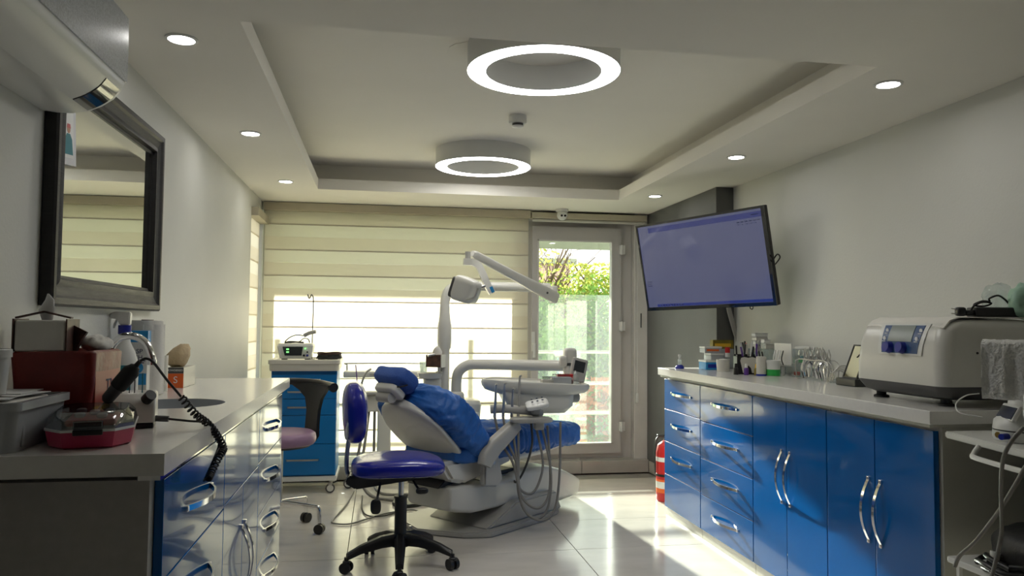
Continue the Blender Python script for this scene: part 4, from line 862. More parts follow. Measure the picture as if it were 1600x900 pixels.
# clear organizer with stacked little cartons
t = thing('clear_organizer', 'clear acrylic shelf box behind the pens, against the wall', 'organizer', (2.245, 4.22, CZ))
g = MB(); g.bb((-.07, -.10, 0), (.07, .10, .004)).bb((-.07, -.10, .004), (-.067, .10, .135)).bb((-.067, .097, .004), (.067, .10, .135)).bb((-.067, -.10, .004), (.067, -.097, .135)).bb((-.067, -.097, .065), (.067, .097, .068)).bb((-.07, -.10, .135), (.07, .10, .138)); g.build('box', 'clear', t)
for k, (x, y, z, sx, sy, h) in enumerate(((2.225, 4.26, .139, .08, .05, .022), (2.225, 4.26, .162, .08, .05, .022), (2.228, 4.262, .185, .075, .05, .022), (2.225, 4.26, .208, .08, .048, .022), (2.23, 4.16, .139, .07, .06, .03), (2.215, 4.17, .170, .04, .04, .024))):
    lb = ['lowest carton of the little pile on the clear shelf box', 'second carton from the bottom of the little pile', 'third carton from the bottom of the little pile', 'topmost white carton of the little pile by the wall', 'wider flat white carton right of the little carton pile', 'tiny white carton on the wider flat one'][k]
    crate('small_carton', lb, x, y, sx, sy, h, 'white' if k % 2 else 'offw', z=CZ+z, lidm='white', lid_h=.004, group='white cartons on the clear shelf box')
rg = random.Random(5)
for k in range(7):
    x, y = 2.19+.012*rg.random(), 4.14+.022*k
    o = MB().tube([(x, y, CZ+.139), (x-.01, y, CZ+.16), (x-.01+.01*rg.random(), y+.006, CZ+.175)], .004, 6).build('clear_clip', 'clear'); tag(place(o), 'clear plastic clip on the edge of the acrylic shelf box', 'clip', 'clear clips on the shelf box')
t = thing('instrument_tray', 'upright white tray panel with a steel ledge and hanging tools', 'tray', (2.205, 4.01, CZ))
MB().box((.03, .0, .115), (.006, .15, .12), .002, Matrix.Rotation(math.radians(8), 4, 'Z')).build('panel', 'white', t)
MB().bb((-.02, -.08, .048), (.05, .09, .054), .001).build('ledge', 'steel', t)
MB().bb((-.015, -.075, 0), (-.005, -.06, .048)).bb((-.015, .07, 0), (-.005, .085, .048)).bb((.03, .0, 0), (.04, .015, .048)).build('ledge_foot', 'white', t)
for k in range(4): MB().tube([(.0, -.055+.03*k, .056), (-.002, -.04+.03*k, .09), (.012, -.035+.03*k, .135)], .0035, 6).build('tool', 'steel' if k else 'black', t, ang=70)
t = thing('clear_drawer_tower', 'clear plastic container with blue and green bits beside the pliers', 'container', (2.245, 3.80, CZ))
MB().bb((-.05, -.055, 0), (.05, .055, .068), .004).bb((-.045, -.05, .07), (.045, .05, .15), .004).build('body', 'clear', t)
for (x, y, z, m_) in ((-.02, .0, .075, 'green'), (.0, .02, .09, 'teal'), (-.01, -.02, .005, 'lblue'), (.01, .01, .005, 'greyp'), (-.03, .03, .005, 'rpl')): MB().box((x, y, z+.012), (.028, .022, .02), .004).build('contents', m_, t)
MB().cushion((0, 0, .155), (.09, .10, .02), .6).build('cap', 'white', t)
# pliers on a rack
t = thing('pliers_rack', 'curved steel wire rack holding orthodontic pliers', 'rack', (2.17, 3.57, CZ))
for dx in (-.028, .028): MB().tube([(dx, -.14, .001+.003), (dx, -.14, .095), (dx, 0, .10), (dx, .14, .095), (dx, .14, .004)], .003, 6, res=4).build('rail', 'steel', t, ang=70)
for y in (-.135, .135): MB().cyl((-.028, y, .004), (.028, y, .004), .003, n=8).build('foot_bar', 'steel', t)
for k in range(4): MB().tube([(-.03, -.15-.012*k, .005), (-.02, -.17-.014*k, .05+.008*k), (.03, -.175-.014*k, .055+.008*k), (.05, -.16-.01*k, .004)], .0025, 6).build('wire_arch', 'steel', t, ang=70)
proto = thing('pliers', 'steel orthodontic pliers hanging in the wire rack', 'pliers', (2.17, 3.46, CZ+.105), group='orthodontic pliers in the wire rack')
for s_ in (-1, 1):
    MB().strip([(0, 0, .0), (s_*.014, s_*.003, -.012), (s_*.030, s_*.006, -.045), (s_*.024, s_*.008, -.095)], (0, 1, 0), .008, .006).build('handle', 'chrome', proto)
    MB().tube([(0, 0, .0), (-s_*.008, 0, .018), (-s_*.006, 0, .035), (0, 0, .055)], lambda q: .005-.0035*q, 6).build('jaw', 'steel', proto, ang=70)
MB().cyl((0, -.006, .002), (0, .006, .002), .006, n=12).build('joint', 'steel', proto)
for k in range(1, 11):
    d_ = dup(proto, label='steel orthodontic pliers hanging in the middle of the wire rack', loc=(2.17+rg.gauss(0, .006), 3.46+.0225*k, CZ+.102+rg.uniform(0, .012)), rz=rg.uniform(-.5, .5)); d_.rotation_euler[1] = rg.uniform(-.12, .12)
d_['label'] = 'steel pliers at the far end of the wire rack, beside the clear container'
proto['label'] = 'steel pliers at the near end of the wire rack, toward the standing mirror'
o = MB().cushion((2.17, 3.335, CZ+.014), (.03, .03, .026), .5).build('blue_cap', 'dblue'); tag(place(o), 'dark blue cap lying right of the pliers', 'cap')
o = MB().bb((2.125, 3.30, CZ), (2.155, 3.325, CZ+.014), .003).build('green_clip', 'green'); tag(place(o), 'green clip lying near the standing mirror', 'clip')
o = MB().loft([[V((2.17+x*k, 3.39+y*k, CZ+z)) for x, y in circ(0, 0, .035, 14)] for k, z in ((.9, .0005), (1, .008), (.5, .016))]).wrinkle(.004, 40).build('crumpled_wrap', 'clear'); tag(place(o), 'crumpled clear wrap between the pliers and the mirror', 'wrap')
t = thing('standing_mirror', 'small black-framed mirror leaning on a black base', 'mirror', (2.15, 3.235, CZ), math.radians(-90))
MB().bb((-.075, -.04, 0), (.075, .045, .034), .004).build('base', 'black', t)
rm = Matrix.Translation(V((0, -.02, .035))) @ Matrix.Rotation(math.radians(-22), 4, 'X')
f_ = MB(); f_.plate(rect(-.055, 0, .055, .165), [rect(-.049, .006, .049, .159)], 0, .007, lambda c: V((c.x, c.z, c.y))); f_.xf(rm); f_.build('frame', 'black', t, smooth=False)
f_ = MB(); f_.bb((-.0488, .0025, .0062), (.0488, .005, .1588)); f_.xf(rm); f_.build('mirror_glass', 'mirror', t)
MB().tube([(.03, .0, .03), (.05, .03, .09), (.03, .03, .15), (.0, .02, .13)], .0025, 6).build('cable', 'black', t, ang=70)

# ================= PRESSURE-FORMING MACHINE =================
t = thing('sterilizer', 'big white benchtop machine with a blue control panel near the camera on the right counter', 'machine', (2.08, 2.54, CZ))
X0, X1, Y0, Y1 = 1.865, 2.285, 2.31, 2.80
def sec(z, i, r): return [V((x, y, z)) for x, y in rrect(X0+i[0], Y0+i[1], X1-i[1], Y1-i[1], r, 6)]
MB().loft([sec(.952, (.05, .045), .03), sec(.965, (.022, .02), .035), sec(.99, (.006, .004), .04), sec(1.0, (.004, .003), .04)]).build('base_tub', 'dgrey', t, world=True, ang=60)
MB().loft([sec(1.0, (.001, .0), .04), sec(1.06, (.0, .0), .045), sec(1.14, (.008, .003), .05), sec(1.19, (.022, .008), .05), sec(1.215, (.04, .018), .05), sec(1.228, (.07, .035), .05), sec(1.232, (.10, .06), .05)]).build('housing', 'unit', t, world=True, ang=60)
MB().bb((X0+.09, Y0+.010, 1.1645), (X1-.004, Y0+.013, 1.1665)).build('lid_seam', 'dgrey', t, world=True)
MB().cyl((2.0, Y0+.004, 1.115), (2.0, Y0-.001, 1.115), .004, n=8).build('screw', 'black', t, world=True)
for x, y in ((X0+.07, Y0+.07), (X0+.07, Y1-.07), (X1-.07, Y0+.07), (X1-.07, Y1-.07)): MB().lathe([(.028, 0), (.028, .006), (.018, .010), (.018, .026)], c=(x, y, CZ), n=20).build('foot', 'blackr', t, world=True)
# control panel on the front (faces -x), slightly sloping
def fp(u, v, o=0):      # u along Y (0=near), v up
    z = 1.105+v*.105; x = X0+.0035+.028*v*v+.002*v-o; return V((x, 2.40+u*.26, z))
def fpatch(us, name, m, o, th=.004, par=None):
    g = MB(); a = [fp(u, v, o) for u, v in us]; b2 = [fp(u, v, o-th) for u, v in us]; return g.loft([a, b2]).build(name, m, par or t, world=True, smooth=False)
def fgrid(u0, u1, v0, v1, name, m, o, par=None, taper=0):
    g = MB(); R = []
    for k in range(7):
        v = v0+(v1-v0)*k/6; ta = taper*(1-v); R.append([fp(u0+ta, v, o), fp(u1-ta, v, o), fp(u1-ta, v, o-.004), fp(u0+ta, v, o-.004)])
    return g.loft(R).build(name, m, par or t, world=True, ang=30)
fgrid(.0, 1.0, -.04, 1.03, 'panel_surround', 'white', .003, taper=.05)
pn = fgrid(.08, .92, .02, .98, 'control_panel', mat('blue_panel', (.02, .07, .20), .35), .0045, taper=.05)
fgrid(.26, .76, .42, .97, 'display', 'lcd', .0060, pn)
for u in (.42, .70):
    c_ = fp(u, .20, .004); MB().cyl(c_, c_+V((-.020, 0, .004)), .022, .019, n=20).build('knob', 'dblue', pn, world=True)
for u, v in ((.13, .80), (.17, .52), (.83, .80), (.84, .52)):
    c_ = fp(u, v, .0062); MB().lathe([(.006, 0), (.008, 0), (.008, .001), (.006, .001)], c=c_, ax=(1, 0, .0), n=16).build('symbol', 'inkw', pn, world=True)
    c_ = fp(u, v-.10, .0058); MB().box(c_, (.0015, .018, .003)).build('symbol_bar', 'inkw', pn, world=True)
# sheet on the machine
S_ = []
for k in range(13):
    s_ = k/12; y = 2.34+.42*s_
    S_.append([V((x, y, z)) for x, z in ((X0+.030, 1.198+.008*math.sin(s_*9)), (X0+.055, 1.226), (X0+.09, 1.2375+.002*math.sin(s_*14)), (X1-.05, 1.238), (X1-.05, 1.2345), (X0+.095, 1.2345), (X0+.06, 1.223), (X0+.033, 1.196+.008*math.sin(s_*9)))])
o = MB().loft(S_).build('cover_sheet', 'tissue', ang=60); tag(place(o), 'thin white sheet draped over the top of the white machine', 'sheet')
t = thing('power_adapter', 'black power adapter with plug and looped cord on top of the white machine', 'power adapter', (2.10, 2.40, 1.2395), math.radians(-8))
MB().bb((-.04, -.03, 0), (.13, .03, .034), .005).build('brick', 'black', t)
MB().box((-.085, -.01, .018), (.03, .03, .032), .008).build('plug', 'black', t); MB().box((-.055, -.01, .014), (.04, .022, .02), .008).build('plug_neck', 'black', t)
for dz in (.009, .026): MB().cyl((-.10, -.01, dz), (-.118, -.01, dz+.003), .002, n=6).build('prong', 'steel', t)
MB().tube([(-.05, -.01, .02), (-.04, -.02, .04), (-.01, -.02, .052), (.02, -.02, .048), (.0, -.01, .038), (-.03, 0, .042), (.0, .0, .056), (.02, -.01, .055), (.02, -.01, .065), (.05, -.01, .076), (.08, 0, .065), (.10, 0, .045), (.12, 0, .03)], .0035, 8).build('cord', 'black', t, ang=70)
for (x, y, s_, m_, lb) in ((2.22, 2.46, (.10, .06, .12), 'clear', 'crumpled clear plastic bag behind the power adapter'), (2.235, 2.36, (.09, .07, .115), mat('green_film', (.35, .55, .42), .4, bump=.8, bs=20), 'pale green plastic bag at the right edge on the white machine')):
    g = MB().cushion((x, y, 1.239+s_[2]/2), s_, .8, nu=30, nv=18); g.wrinkle(.010, 26, off=x*9); o = g.build('plastic_bag', m_, ang=70); tag(place(o), lb, 'bag')

# ================= EQUIPMENT TROLLEY, NEAR RIGHT =================
t = thing('equipment_trolley', 'white trolley with wrapped top shelf and push handle at the right edge', 'trolley', (1.99, 2.00, 0))
TS = .868; s0 = (1.80, 2.225); s1_ = (1.70, 1.60)
MB().prism([(1.80, 2.225), (2.29, 2.225), (2.29, 1.52), (1.69, 1.52), (1.735, 1.85)], TS-.022, TS, bev=.004).build('top_shelf', 'white', t, world=True)
MB().tube([(1.775, 2.05, TS-.02), (1.755, 2.05, TS-.045), (1.74, 2.02, TS-.052), (1.705, 1.80, TS-.052), (1.70, 1.775, TS-.048), (1.715, 1.76, TS-.022)], .008, 8, res=3).build('push_handle', 'white', t, world=True, ang=60)
MB().bb((1.78, 1.56, .46), (2.29, 2.20, .48), .004).build('lower_shelf', 'white', t, world=True)
for x, y in ((2.27, 2.2), (2.27, 1.55), (1.80, 1.57)): MB().bb((x-.012, y-.012, .06), (x+.012, y+.012, TS-.022), .003).build('post', 'pvc', t, world=True); MB().cyl((x-.01, y, .03), (x+.01, y, .03), .03, n=18).build('caster', 'dgrey', t, world=True)
MB().bb((1.79, 2.16, .06), (1.802, 2.172, .46)).build('post', 'white', t, world=True); MB().cyl((1.786, 2.166, .03), (1.806, 2.166, .03), .03, n=18).build('caster', 'dgrey', t, world=True)
MB().bb((1.75, 1.80, TS-.032), (1.80, 1.86, TS-.0225), .003).build('catch', 'dgrey', t, world=True)
t = thing('scanner_unit', 'white desktop device with angled dark display, under a towel', 'device', (1.88, 2.00, TS), math.radians(-20))
MB().loft([[V((x*k, y*k, z)) for x, y in circ(0, 0, .075, 32)] for k, z in ((1.0, .001), (1.05, .01), (1.05, .03))]).build('base', 'white', t, ang=60)
MB().loft([[V((x*k, y*k, z)) for x, y in circ(0, 0, .075, 32)] for k, z in ((1.03, .0305), (1.03, .034))]).build('base_line', 'black', t, ang=60)
MB().loft([[V((x*k+dx, y*k, z)) for x, y in circ(0, 0, .075, 32)] for k, dx, z in ((1.05, 0, .0345), (1.0, 0, .06), (.8, .02, .09), (.7, .03, .20), (.55, .03, .23))]).build('body', 'white', t, ang=60)
rr_ = Matrix.Rotation(math.radians(28), 4, 'Y')
d1_ = MB().box((-.045, -.02, .085), (.012, .11, .05), .005, rr_).build('display_bezel', 'white', t); MB().box((-.052, -.02, .085), (.004, .095, .038), .001, rr_).build('display_glass', 'scrd', d1_)
for dx, m_ in ((-.01, 'dblue'), (.035, 'gold')): MB().cyl((-.062+dx*.2, -.04+dx, .018), (-.085+dx*.2, -.055+dx, .018), .009, n=12).build('connector', m_, t)
def towel(x, y, z, w_, d_, h, lb, rz=0, sd=0):
    g = MB(); R = []
    for k in range(25):
        s_ = k/24; xx = -w_/2+w_*s_; f1 = .007*math.sin(s_*17+sd)+.004*math.sin(s_*31)
        pro = [(-d_/2-.012+f1, 0), (-d_/2-.008+f1, h*.3), (-d_/2-.002+f1*.5, h*.7), (-d_/2+.006, h*.92), (-d_/2+.025, h), (d_/2-.02, h+.004), (d_/2, h*.9), (d_/2, h*.3)]
        P_ = catmull([(a, b_, 0) for a, b_ in pro], 4); out = [V((xx, p.x, p.y)) for p in P_]; inn = [V((xx, p.x+.012*(1 if p.x < 0 else -1), p.y-.010)) for p in P_[::-1]]
        R.append(out+inn)
    g.loft(R).wrinkle(.003, 60); g.xf(Matrix.Translation(V((x, y, z))) @ Matrix.Rotation(rz, 4, 'Z')); o = g.build('towel', 'towel', ang=80); tag(place(o), lb, 'towel')
towel(1.845, 1.98, 1.005, .17, .12, .155, 'white terry towel draped over the desktop device', math.radians(-45))
towel(1.76, 1.77, TS+.001, .12, .12, .15, 'second white towel standing at the right edge of the trolley', math.radians(-35), 2)
o = MB().tube([at(1535, 652, 'y', 2.1), at(1500, 645, 'y', 2.15), at(1494, 630, 'y', 2.2), at(1510, 618, 'y', 2.22), at(1530, 615, 'y', 2.22)], .0022, 6).build('thin_lead', 'white', ang=70); tag(place(o), 'thin white lead looping beside the desktop device', 'cable')
zt = .4805
g = [((1600, 668), 1.75), ((1580, 690), 1.76), ((1567, 720), 1.78), ((1564, 770), 1.82), ((1565, 830), 1.85), ((1555, 880), 1.86), ((1548, 905), 1.86)]
o = MB().tube([at(*p, 'y', y) for p, y in g], .0055, 8).build('grey_cord', 'hose', ang=70); tag(place(o), 'grey cord hanging nearly straight down in front of the trolley', 'cable')
g = [((1603, 728), 1.78), ((1585, 760), 1.80), ((1560, 800), 1.86), ((1525, 845), 1.93), ((1500, 868), 1.98), ((1492, 885), 2.0)]
o = MB().tube([at(*p, 'y', y) for p, y in g], .0055, 8).build('grey_cord', 'hose', ang=70); tag(place(o), 'grey cord slanting across the cabinet side down to the lower shelf', 'cable')
g = MB().cushion((2.03, 1.93, zt+.068), (.40, .42, .13), .5, nu=36, nv=18, f=lambda p: V((p.x, p.y, p.z+(.10*p.x if p.z > 0 else 0)))); g.wrinkle(.006, 9); o = g.build('black_bag', 'leather', ang=70); tag(place(o), 'black soft bag lying on the lower trolley shelf', 'bag')
t = thing('cable_bundle', 'bundle of thick black cables with a white tie on the lower shelf', 'cable', (1.80, 2.0, zt))
for k, (a, b_, c_) in enumerate(((0, .0, 0), (.02, .012, .9), (-.02, .02, 2.2), (.01, .03, 3.6))):
    pts = [(1.815+a+.055*math.cos(q*.7+c_), 1.985+.085*math.sin(q*.7+c_), zt+.010+b_+.006*math.sin(q*1.9)) for q in range(10)]
    MB().tube(pts, .008, 8, res=4).build('cable_loop', 'black', t, world=True, ang=70)
MB().tube([(1.79, 1.93, zt+.03), (1.79, 1.90, zt+.01), (1.765, 1.84, zt-.02), (1.75, 1.80, zt-.12)], .008, 8).build('cable_tail', 'black', t, world=True, ang=70)
MB().cyl((1.812, 2.05, zt+.012), (1.822, 2.05, zt+.052), .014, n=12).build('cable_tie', 'white', t, world=True)
# extinguisher behind the far end of the right run
t = thing('fire_extinguisher', 'red fire extinguisher on the floor, half hidden by the far end of the right cabinets', 'extinguisher', (1.955, 5.08, 0))
MB().lathe([(0, 0), (.064, 0), (.068, .01), (.068, .33), (.058, .38), (.02, .41)], n=28).build('cylinder', 'rpl', t, ang=60)
MB().lathe([(.0687, .06), (.0687, .15)], n=28, caps=False).build('label_band', 'orange', t)
MB().lathe([(.0692, .09), (.0692, .135)], n=28, caps=False).build('label_patch', 'white', t)
MB().lathe([(.0690, .27), (.0690, .30)], n=28, caps=False).build('label_stripe', 'white', t)
MB().lathe([(.0687, .17), (.072, .17), (.072, .185), (.0687, .185)], n=28, caps=False).build('strap', 'black', t)
g = MB().cyl((0, 0, .405), (0, 0, .44), .016); g.box((-.02, 0, .445), (.09, .02, .012), .004); g.build('valve', 'black', t)
MB().tube([(0, .01, .43), (-.05, .02, .43), (-.08, .0, .37), (-.078, 0, .19)], .006, 8).build('hose', 'black', t, ang=70)

# ================= LEFT COUNTER ITEMS =================
t = thing('storage_bin', 'pale grey plastic bin full of papers at the near left end of the counter', 'bin', (-.815, 1.835, CZ), 0)
g = MB(); o_ = rrect(-.088, -.13, .094, .13, .02, 4); i_ = rrect(-.082, -.124, .088, .124, .017, 4); ob = rrect(-.078, -.12, .084, .12, .02, 4); ib = rrect(-.073, -.115, .079, .115, .017, 4)
rim = rrect(-.092, -.138, .102, .138, .022, 4)
g.loft([[V((x, y, z)) for x, y in L_] for L_, z in ((ob, 0), (o_, .085), (rim, .0851), (rim, .102), (i_, .102), (ib, .004))]); g.build('tub', 'greyp', t, ang=40)
for y in (-.08, .08): MB().box((.087, y, .045), (.006, .012, .075), .002).build('rib', 'greyp', t)
MB().bb((-.065, -.10, .006), (.065, .10, .100), .004).build('paper_stack', 'tissue', t)
for k, (x, y, rz) in enumerate(((-.02, -.06, .2), (.01, .05, -.15), (-.03, .10, .05))):
    o = MB().box((0, 0, .001), (.11, .13, .0015)).build('paper_sheet', 'inkw'); o.location = V((-.81+x*.5, 1.835+y*.6, CZ+.104+.002*k)); o.rotation_euler = (0, 0, rz)
    tag(o, ['lowest loose white paper on the pale grey bin', 'middle loose white paper on the pale grey bin', 'topmost loose paper on the bin, nearest the wall corner'][k], 'paper')
cup('white_cup', 'white plastic cup standing on the papers of the bin, at the left picture edge', 'cup', -.812, 1.80, [('body', [(0, 0), (.028, 0), (.034, .078)], 'white'), ('rim', [(.037, .078), (.037, .094), (.034, .096), (.032, .078)], 'white')], z=1.0425)
# red bag-lined box
t = thing('waste_box', 'open box lined with a dark red waste bag, behind the grey bin', 'waste bin', (-.768, 2.095, CZ))
g = MB(); Lp = [rrect(-.090+a, -.105+a, .090-a, .105-a, .02, 8) for a in (0.008, .004, 0, -.002, .003, .01, .012)]
g.loft([[V((x, y, z)) for x, y in L_] for L_, z in zip(Lp, (0, .06, .12, .188, .194, .18, .12))], caps=True); g.wrinkle(.004, 22); g.build('bag_lining', 'red', t, ang=70)
MB().bb((.088, -.088, .062), (.0922, .085, .155)).build('warning_label', 'redl', t); MB().bb((.0878, -.088, .050), (.0924, .06, .0618)).build('label_strip', 'yellow', t)
words('TI', .05, (-.6752, 2.10, 1.035), (0, 1, 0), (0, 0, 1), 'ink', t)
t = thing('tissue_pack', 'clear-wrapped tissue pack with brown ribbon lying on the red-lined box', 'tissue pack', (-.803, 2.045, 1.1255), math.radians(5))
MB().bb((-.055, -.05, 0), (.055, .05, .075), .006).build('tissue_block', 'tissue', t)
g = MB(); g.bb((-.0585, -.052, -.0), (-.0555, .052, .078)).bb((.0555, -.052, 0), (.0585, .052, .078)).box((-.03, -.02, .088), (.062, .02, .004), rot=Matrix.Rotation(math.radians(-14), 4, 'Y')).box((.03, -.02, .088), (.062, .02, .004), rot=Matrix.Rotation(math.radians(14), 4, 'Y')); g.build('ribbon', 'brown', t)
MB().loft([[V((x*k+dx, y*k*.4, z)) for x, y in circ(0, 0, .02, 10)] for k, dx, z in ((.6, 0, .075), (.9, -.002, .10), (.5, .004, .125), (.1, .0, .14))]).build('tissue_tip', 'inkw', t, ang=70)
o = MB().strip([(-.757, 2.06, 1.128), (-.745, 2.062, 1.158), (-.733, 2.065, 1.180)], (0, 1, .2), .02, .035).build('brush_handle', 'brown'); tag(place(o), 'rounded brown handle sticking up from the red-lined box', 'brush')
g = MB().cushion((-.712, 2.12, 1.142), (.055, .10, .034), .9); g.wrinkle(.007, 35); o = g.build('crumpled_glove', 'tissue', ang=70); tag(place(o), 'crumpled pale glove lying on the rim of the red-lined box', 'glove')
# pink case
t = thing('pink_case', 'pink case with a clear lid and dark latch at the front of the left counter', 'case', (-.632, 1.875, CZ), math.radians(14))
oc = lambda s_, c_=.035: [(x*s_, y*s_) for x, y in ((-.085+c_, -.13), (.085-c_, -.13), (.085, -.13+c_*1.6), (.085, .13-c_), (.085-c_, .13), (-.085+c_, .13), (-.085, .13-c_), (-.085, -.13+c_*1.6))]
MB().loft([[V((x, y, z)) for x, y in oc(k)] for k, z in ((.88, 0), (.93, .004), (1.0, .036))]).build('base', 'pinkp', t, ang=30)
MB().loft([[V((x, y, z)) for x, y in oc(k)] for k, z in ((1.02, .0362), (1.02, .041))]).build('rim', 'white', t, ang=30)
MB().loft([[V((x, y, z)) for x, y in oc(k)] for k, z in ((1.0, .0412), (.95, .060), (.82, .074), (.78, .076))]).build('lid', 'smoked', t, ang=30)
MB().bb((-.05, -.08, .0415), (.05, .08, .056), .006).build('contents', 'rpl', t)
l_ = MB().bb((-.028, -.139, .030), (.028, -.131, .042), .002); l_.build('latch', 'black', t)
MB().bb((-.028, -.138, .043), (.028, -.126, .060), .003).build('latch_clip', 'smoked', t)
for x, y in ((-.025, -.03), (.0, .02), (.02, -.05), (.03, .04), (-.03, .06)): MB().cushion((x, y, .062), (.022, .03, .012), .7).build('contents_piece', 'greyp', t)
# white control box with bur stand
t = thing('micromotor_base', 'white rounded micromotor control box with a black knob', 'control box', (-.622, 2.13, CZ), math.radians(12))
MB().bb((-.05, -.065, 0), (.05, .065, .014), .004).build('foot', 'black', t)
st = []
MB().loft([[V((x, y, z)) for x in (-.052, .052) for y in ((-.068, .068) if x < 0 else (.068, -.068))] for z in (.0145,)]*1) if False else None
g = MB(); R = []
for x in (-.052, -.046, .046, .052):
    k = .93 if abs(x) > .05 else 1
    R.append([V((x, y*k, .0145+(z-.0145)*k)) for y, z in ((-.068, .0145), (-.066, .03), (-.056, .055), (-.035, .075), (.0, .086), (.04, .088), (.066, .08), (.068, .0145))])
g.loft(R).build('housing', 'unit', t, ang=50)
MB().cyl((.03, -.046, .070), (.042, -.062, .084), .014, n=18).build('knob', 'black', t)
for k, (x, h, r) in enumerate(((-.03, .045, .0015), (-.012, .04, .002), (.0, .055, .003), (.018, .05, .0018))):
    b_ = MB().cyl((x, -.01, .085), (x, -.01, .085+h), .0014, n=6); b_.cyl((x, -.01, .085+h*.7), (x, -.01, .085+h), r, n=8); b_.build('bur', 'dgrey' if k != 3 else 'teal', t)
t = thing('handpiece', 'thick black micromotor handpiece leaning up from the pink case', 'handpiece', (-.66, 1.98, 1.01))
a, b_ = V((-.645, 1.985, 1.008)), V((-.573, 1.97, 1.095)); dd = (b_-a).normalized()
MB().lathe([(.009, 0), (.0145, .008), (.0155, .045)], c=a, ax=dd, n=20).build('nose', 'dgrey', t, world=True)
MB().lathe([(.018, .045), (.0195, .05), (.0195, .095), (.014, .103), (.012, .108), (.006, .112), (.005, .126)], c=a, ax=dd, n=20).build('grip', 'blackr', t, world=True)
MB().cyl(a-dd*.03, a, .002, n=6).build('bur_tip', 'steel', t, world=True)
e0 = a+dd*.126
P = [e0, e0+V((.012, .005, .006)), e0+V((.028, .01, -.004)), V((-.520, 2.02, 1.06)), V((-.49, 2.05, 1.012))]
cz_ = MB().tube(P, .0032, 8); cz_.build('cord', 'black', t, world=True, ang=70)
axis = catmull([(-.49, 2.05, 1.012), (-.462, 2.08, .965), (-.437, 2.115, .935), (-.418, 2.14, .90), (-.405, 2.155, .865), (-.408, 2.12, .85), (-.416, 2.07, .82), (-.42, 2.05, .805)], 8)
cp = []; tot = 34*8; 
for i in range(tot+1):
    s_ = i/tot*(len(axis)-1); k = min(int(s_), len(axis)-2); p = axis[k].lerp(axis[k+1], s_-k); T = (axis[k+1]-axis[k]).normalized(); u = T.cross(V((.3, 1, .1))).normalized(); w_ = T.cross(u); ph = i/8*2*PI
    cp.append(p+(u*math.cos(ph)+w_*math.sin(ph))*.0085)
MB().tube(cp, .0027, 6, smooth=False).build('coiled_cord', 'black', t, world=True, ang=80)
t = thing('power_lead', 'black plug lead from the control box hanging over the worktop edge', 'cable', (-.52, 2.1, CZ))
MB().cyl((-.562, 2.10, CZ+.022), (-.530, 2.10, CZ+.020), .008, n=12).build('plug', 'dgrey', t, world=True)
MB().tube([(-.530, 2.10, CZ+.020), (-.48, 2.10, CZ+.014), (-.435, 2.12, CZ+.006), (-.422, 2.14, .91), (-.416, 2.15, .875), (-.42, 2.10, .84), (-.43, 2.05, .80)], .003, 8).build('lead', 'black', t, world=True, ang=70)
# tap
t = thing('tap', 'curved chrome swan-neck tap over the round sink', 'tap', (-.882, 2.72, CZ))
MB().lathe([(.026, 0), (.026, .006), (.018, .012), (.016, .05)], n=24).build('base', 'chrome', t)
MB().tube([(0, 0, .04), (0, 0, .13), (.012, 0, .185), (.045, 0, .217), (.085, 0, .218), (.118, -.0, .195), (.135, 0, .155), (.138, 0, .140)], .0125, 14).build('spout', 'chrome', t, ang=70)
MB().cyl((.138, 0, .125), (.138, 0, .142), .014, n=18).build('aerator', 'chrome', t)
MB().cyl((0, .016, .035), (0, .05, .045), .006, n=10).build('lever', 'chrome', t)
# spray bottle, wipes carton, paper roll, folded card, glove box
t = thing('spray_bottle', 'white trigger spray bottle with a dark blue collar behind the tap', 'bottle', (-.862, 2.82, CZ))
MB().loft([[V((x*a, y*b_, z)) for x, y in circ(0, 0, 1, 28)] for a, b_, z in ((.042, .034, 0), (.046, .037, .01), (.047, .038, .10), (.045, .036, .13), (.035, .028, .165), (.020, .018, .195), (.016, .016, .225))]).build('body', 'white', t, ang=70)
MB().bb((.0, -.041, .03), (.035, -.034, .12), .002).build('label', 'teal', t)
MB().cyl((0, 0, .225), (0, 0, .255), .021, n=20).build('collar', 'dblue', t)
MB().prism([(-.014, .255), (.018, .255), (.020, .30), (-.030, .302), (-.048, .292), (-.044, .278), (-.022, .275)], -.012, .012, ya, .003).build('trigger_head', 'white', t)
MB().strip([(-.022, 0, .28), (-.032, 0, .26), (-.034, 0, .245)], (0, 1, 0), .012, .005).build('trigger', 'white', t)
t = thing('wipes_carton', 'blue and white upright carton beside the spray bottle', 'carton', (-.845, 2.93, CZ), math.radians(6))
MB().bb((-.032, -.03, 0), (.032, .03, .235), .002).build('carton', 'white', t)
MB().bb((-.0325, -.0308, .195), (.0325, .0305, .2355), .001).build('blue_top', 'lblue', t)
MB().bb((-.030, -.0312, .045), (.030, -.0302, .085)).build('blue_wave', 'lblue', t)
g = MB().lathe([(.016, 0), (.020, 0), (.020, .0008), (.016, .0008)], c=(0, -.0310, .105), ax=(0, 1, 0), n=24); g.build('circle_mark', 'lblue', t)
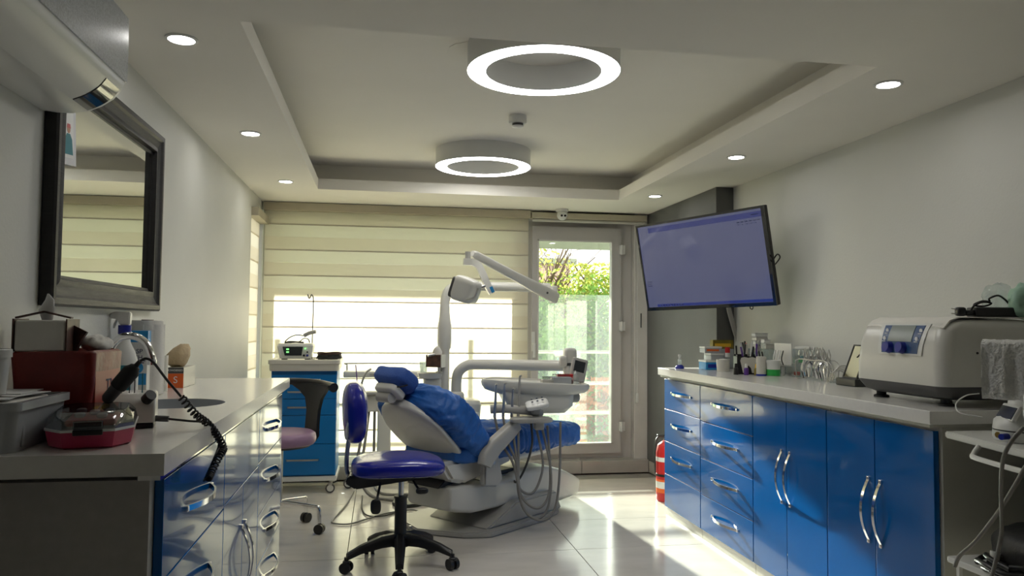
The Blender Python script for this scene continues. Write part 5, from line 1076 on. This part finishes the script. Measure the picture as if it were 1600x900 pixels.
words('ASP\n CH', .022, (-.843, 2.8985, 1.082), (1, .09, 0), (0, 0, 1), 'ink', t)
words('SURFACE\nCLEAN', .008, (-.788, 2.8985, 1.050), (1, .09, 0), (0, 0, 1), 'ink', t) if False else None
MB().bb((-.026, -.0312, .128), (.026, -.0302, .131)).bb((-.026, -.0312, .121), (.022, -.0302, .124)).build('text_lines', 'ink', t)
t = thing('paper_roll', 'tall white paper towel roll standing on the left counter', 'paper roll', (-.851, 3.04, CZ))
MB().lathe([(.0, 0), (.055, 0), (.055, .268), (.053, .272), (.022, .272), (.021, .26)], n=40).wrinkle(.0008, 12).build('roll', 'tissue', t, ang=50)
MB().lathe([(.021, .262), (.021, .275), (.019, .275), (.019, .262)], n=20).build('core', 'brown', t)
MB().strip([(-.0, -.056, .13), (.05, -.035, .13), (.062, .0, .13)], (0, 0, 1), .255, .001).build('loose_sheet', 'tissue', t)
o = MB().strip([(-.812, 3.14, 1.0), (-.807, 3.16, 1.0), (-.814, 3.19, 1.0)], (0, 0, 1), .138, .002).build('folded_card', 'offw'); tag(place(o), 'folded white card standing between paper roll and glove box', 'card')
t = thing('glove_box', 'orange and grey glove box marked S with a crumpled glove pulled out', 'glove box', (-.818, 3.415, CZ), 0)
MB().bb((-.033, -.10, 0), (.033, .10, .082), .002).build('carton', 'offw', t)
MB().bb((-.0332, -.1012, .0), (.0332, -.0998, .058)).build('orange_face', 'orange', t); MB().bb((-.0332, -.1012, .0585), (.0332, -.0998, .0822)).build('grey_band', 'dgrey', t)
words('S', .038, (-.815, 3.3135, .962), (1, 0, 0), (0, 0, 1), 'inkw', t); words('POWDERED', .011, (-.818, 3.3135, 1.001), (1, 0, 0), (0, 0, 1), 'inkw', t)
g = MB().loft([[V((x*k+dx, y*k, z)) for x, y in circ(0, -.04, .03, 18)] for k, dx, z in ((.7, -.01, .082), (1.25, -.008, .10), (1.3, .0, .13), (1.0, .008, .155), (.4, .014, .17))]); g.wrinkle(.008, 32); g.build('pulled_glove', 'glove', t, ang=70)
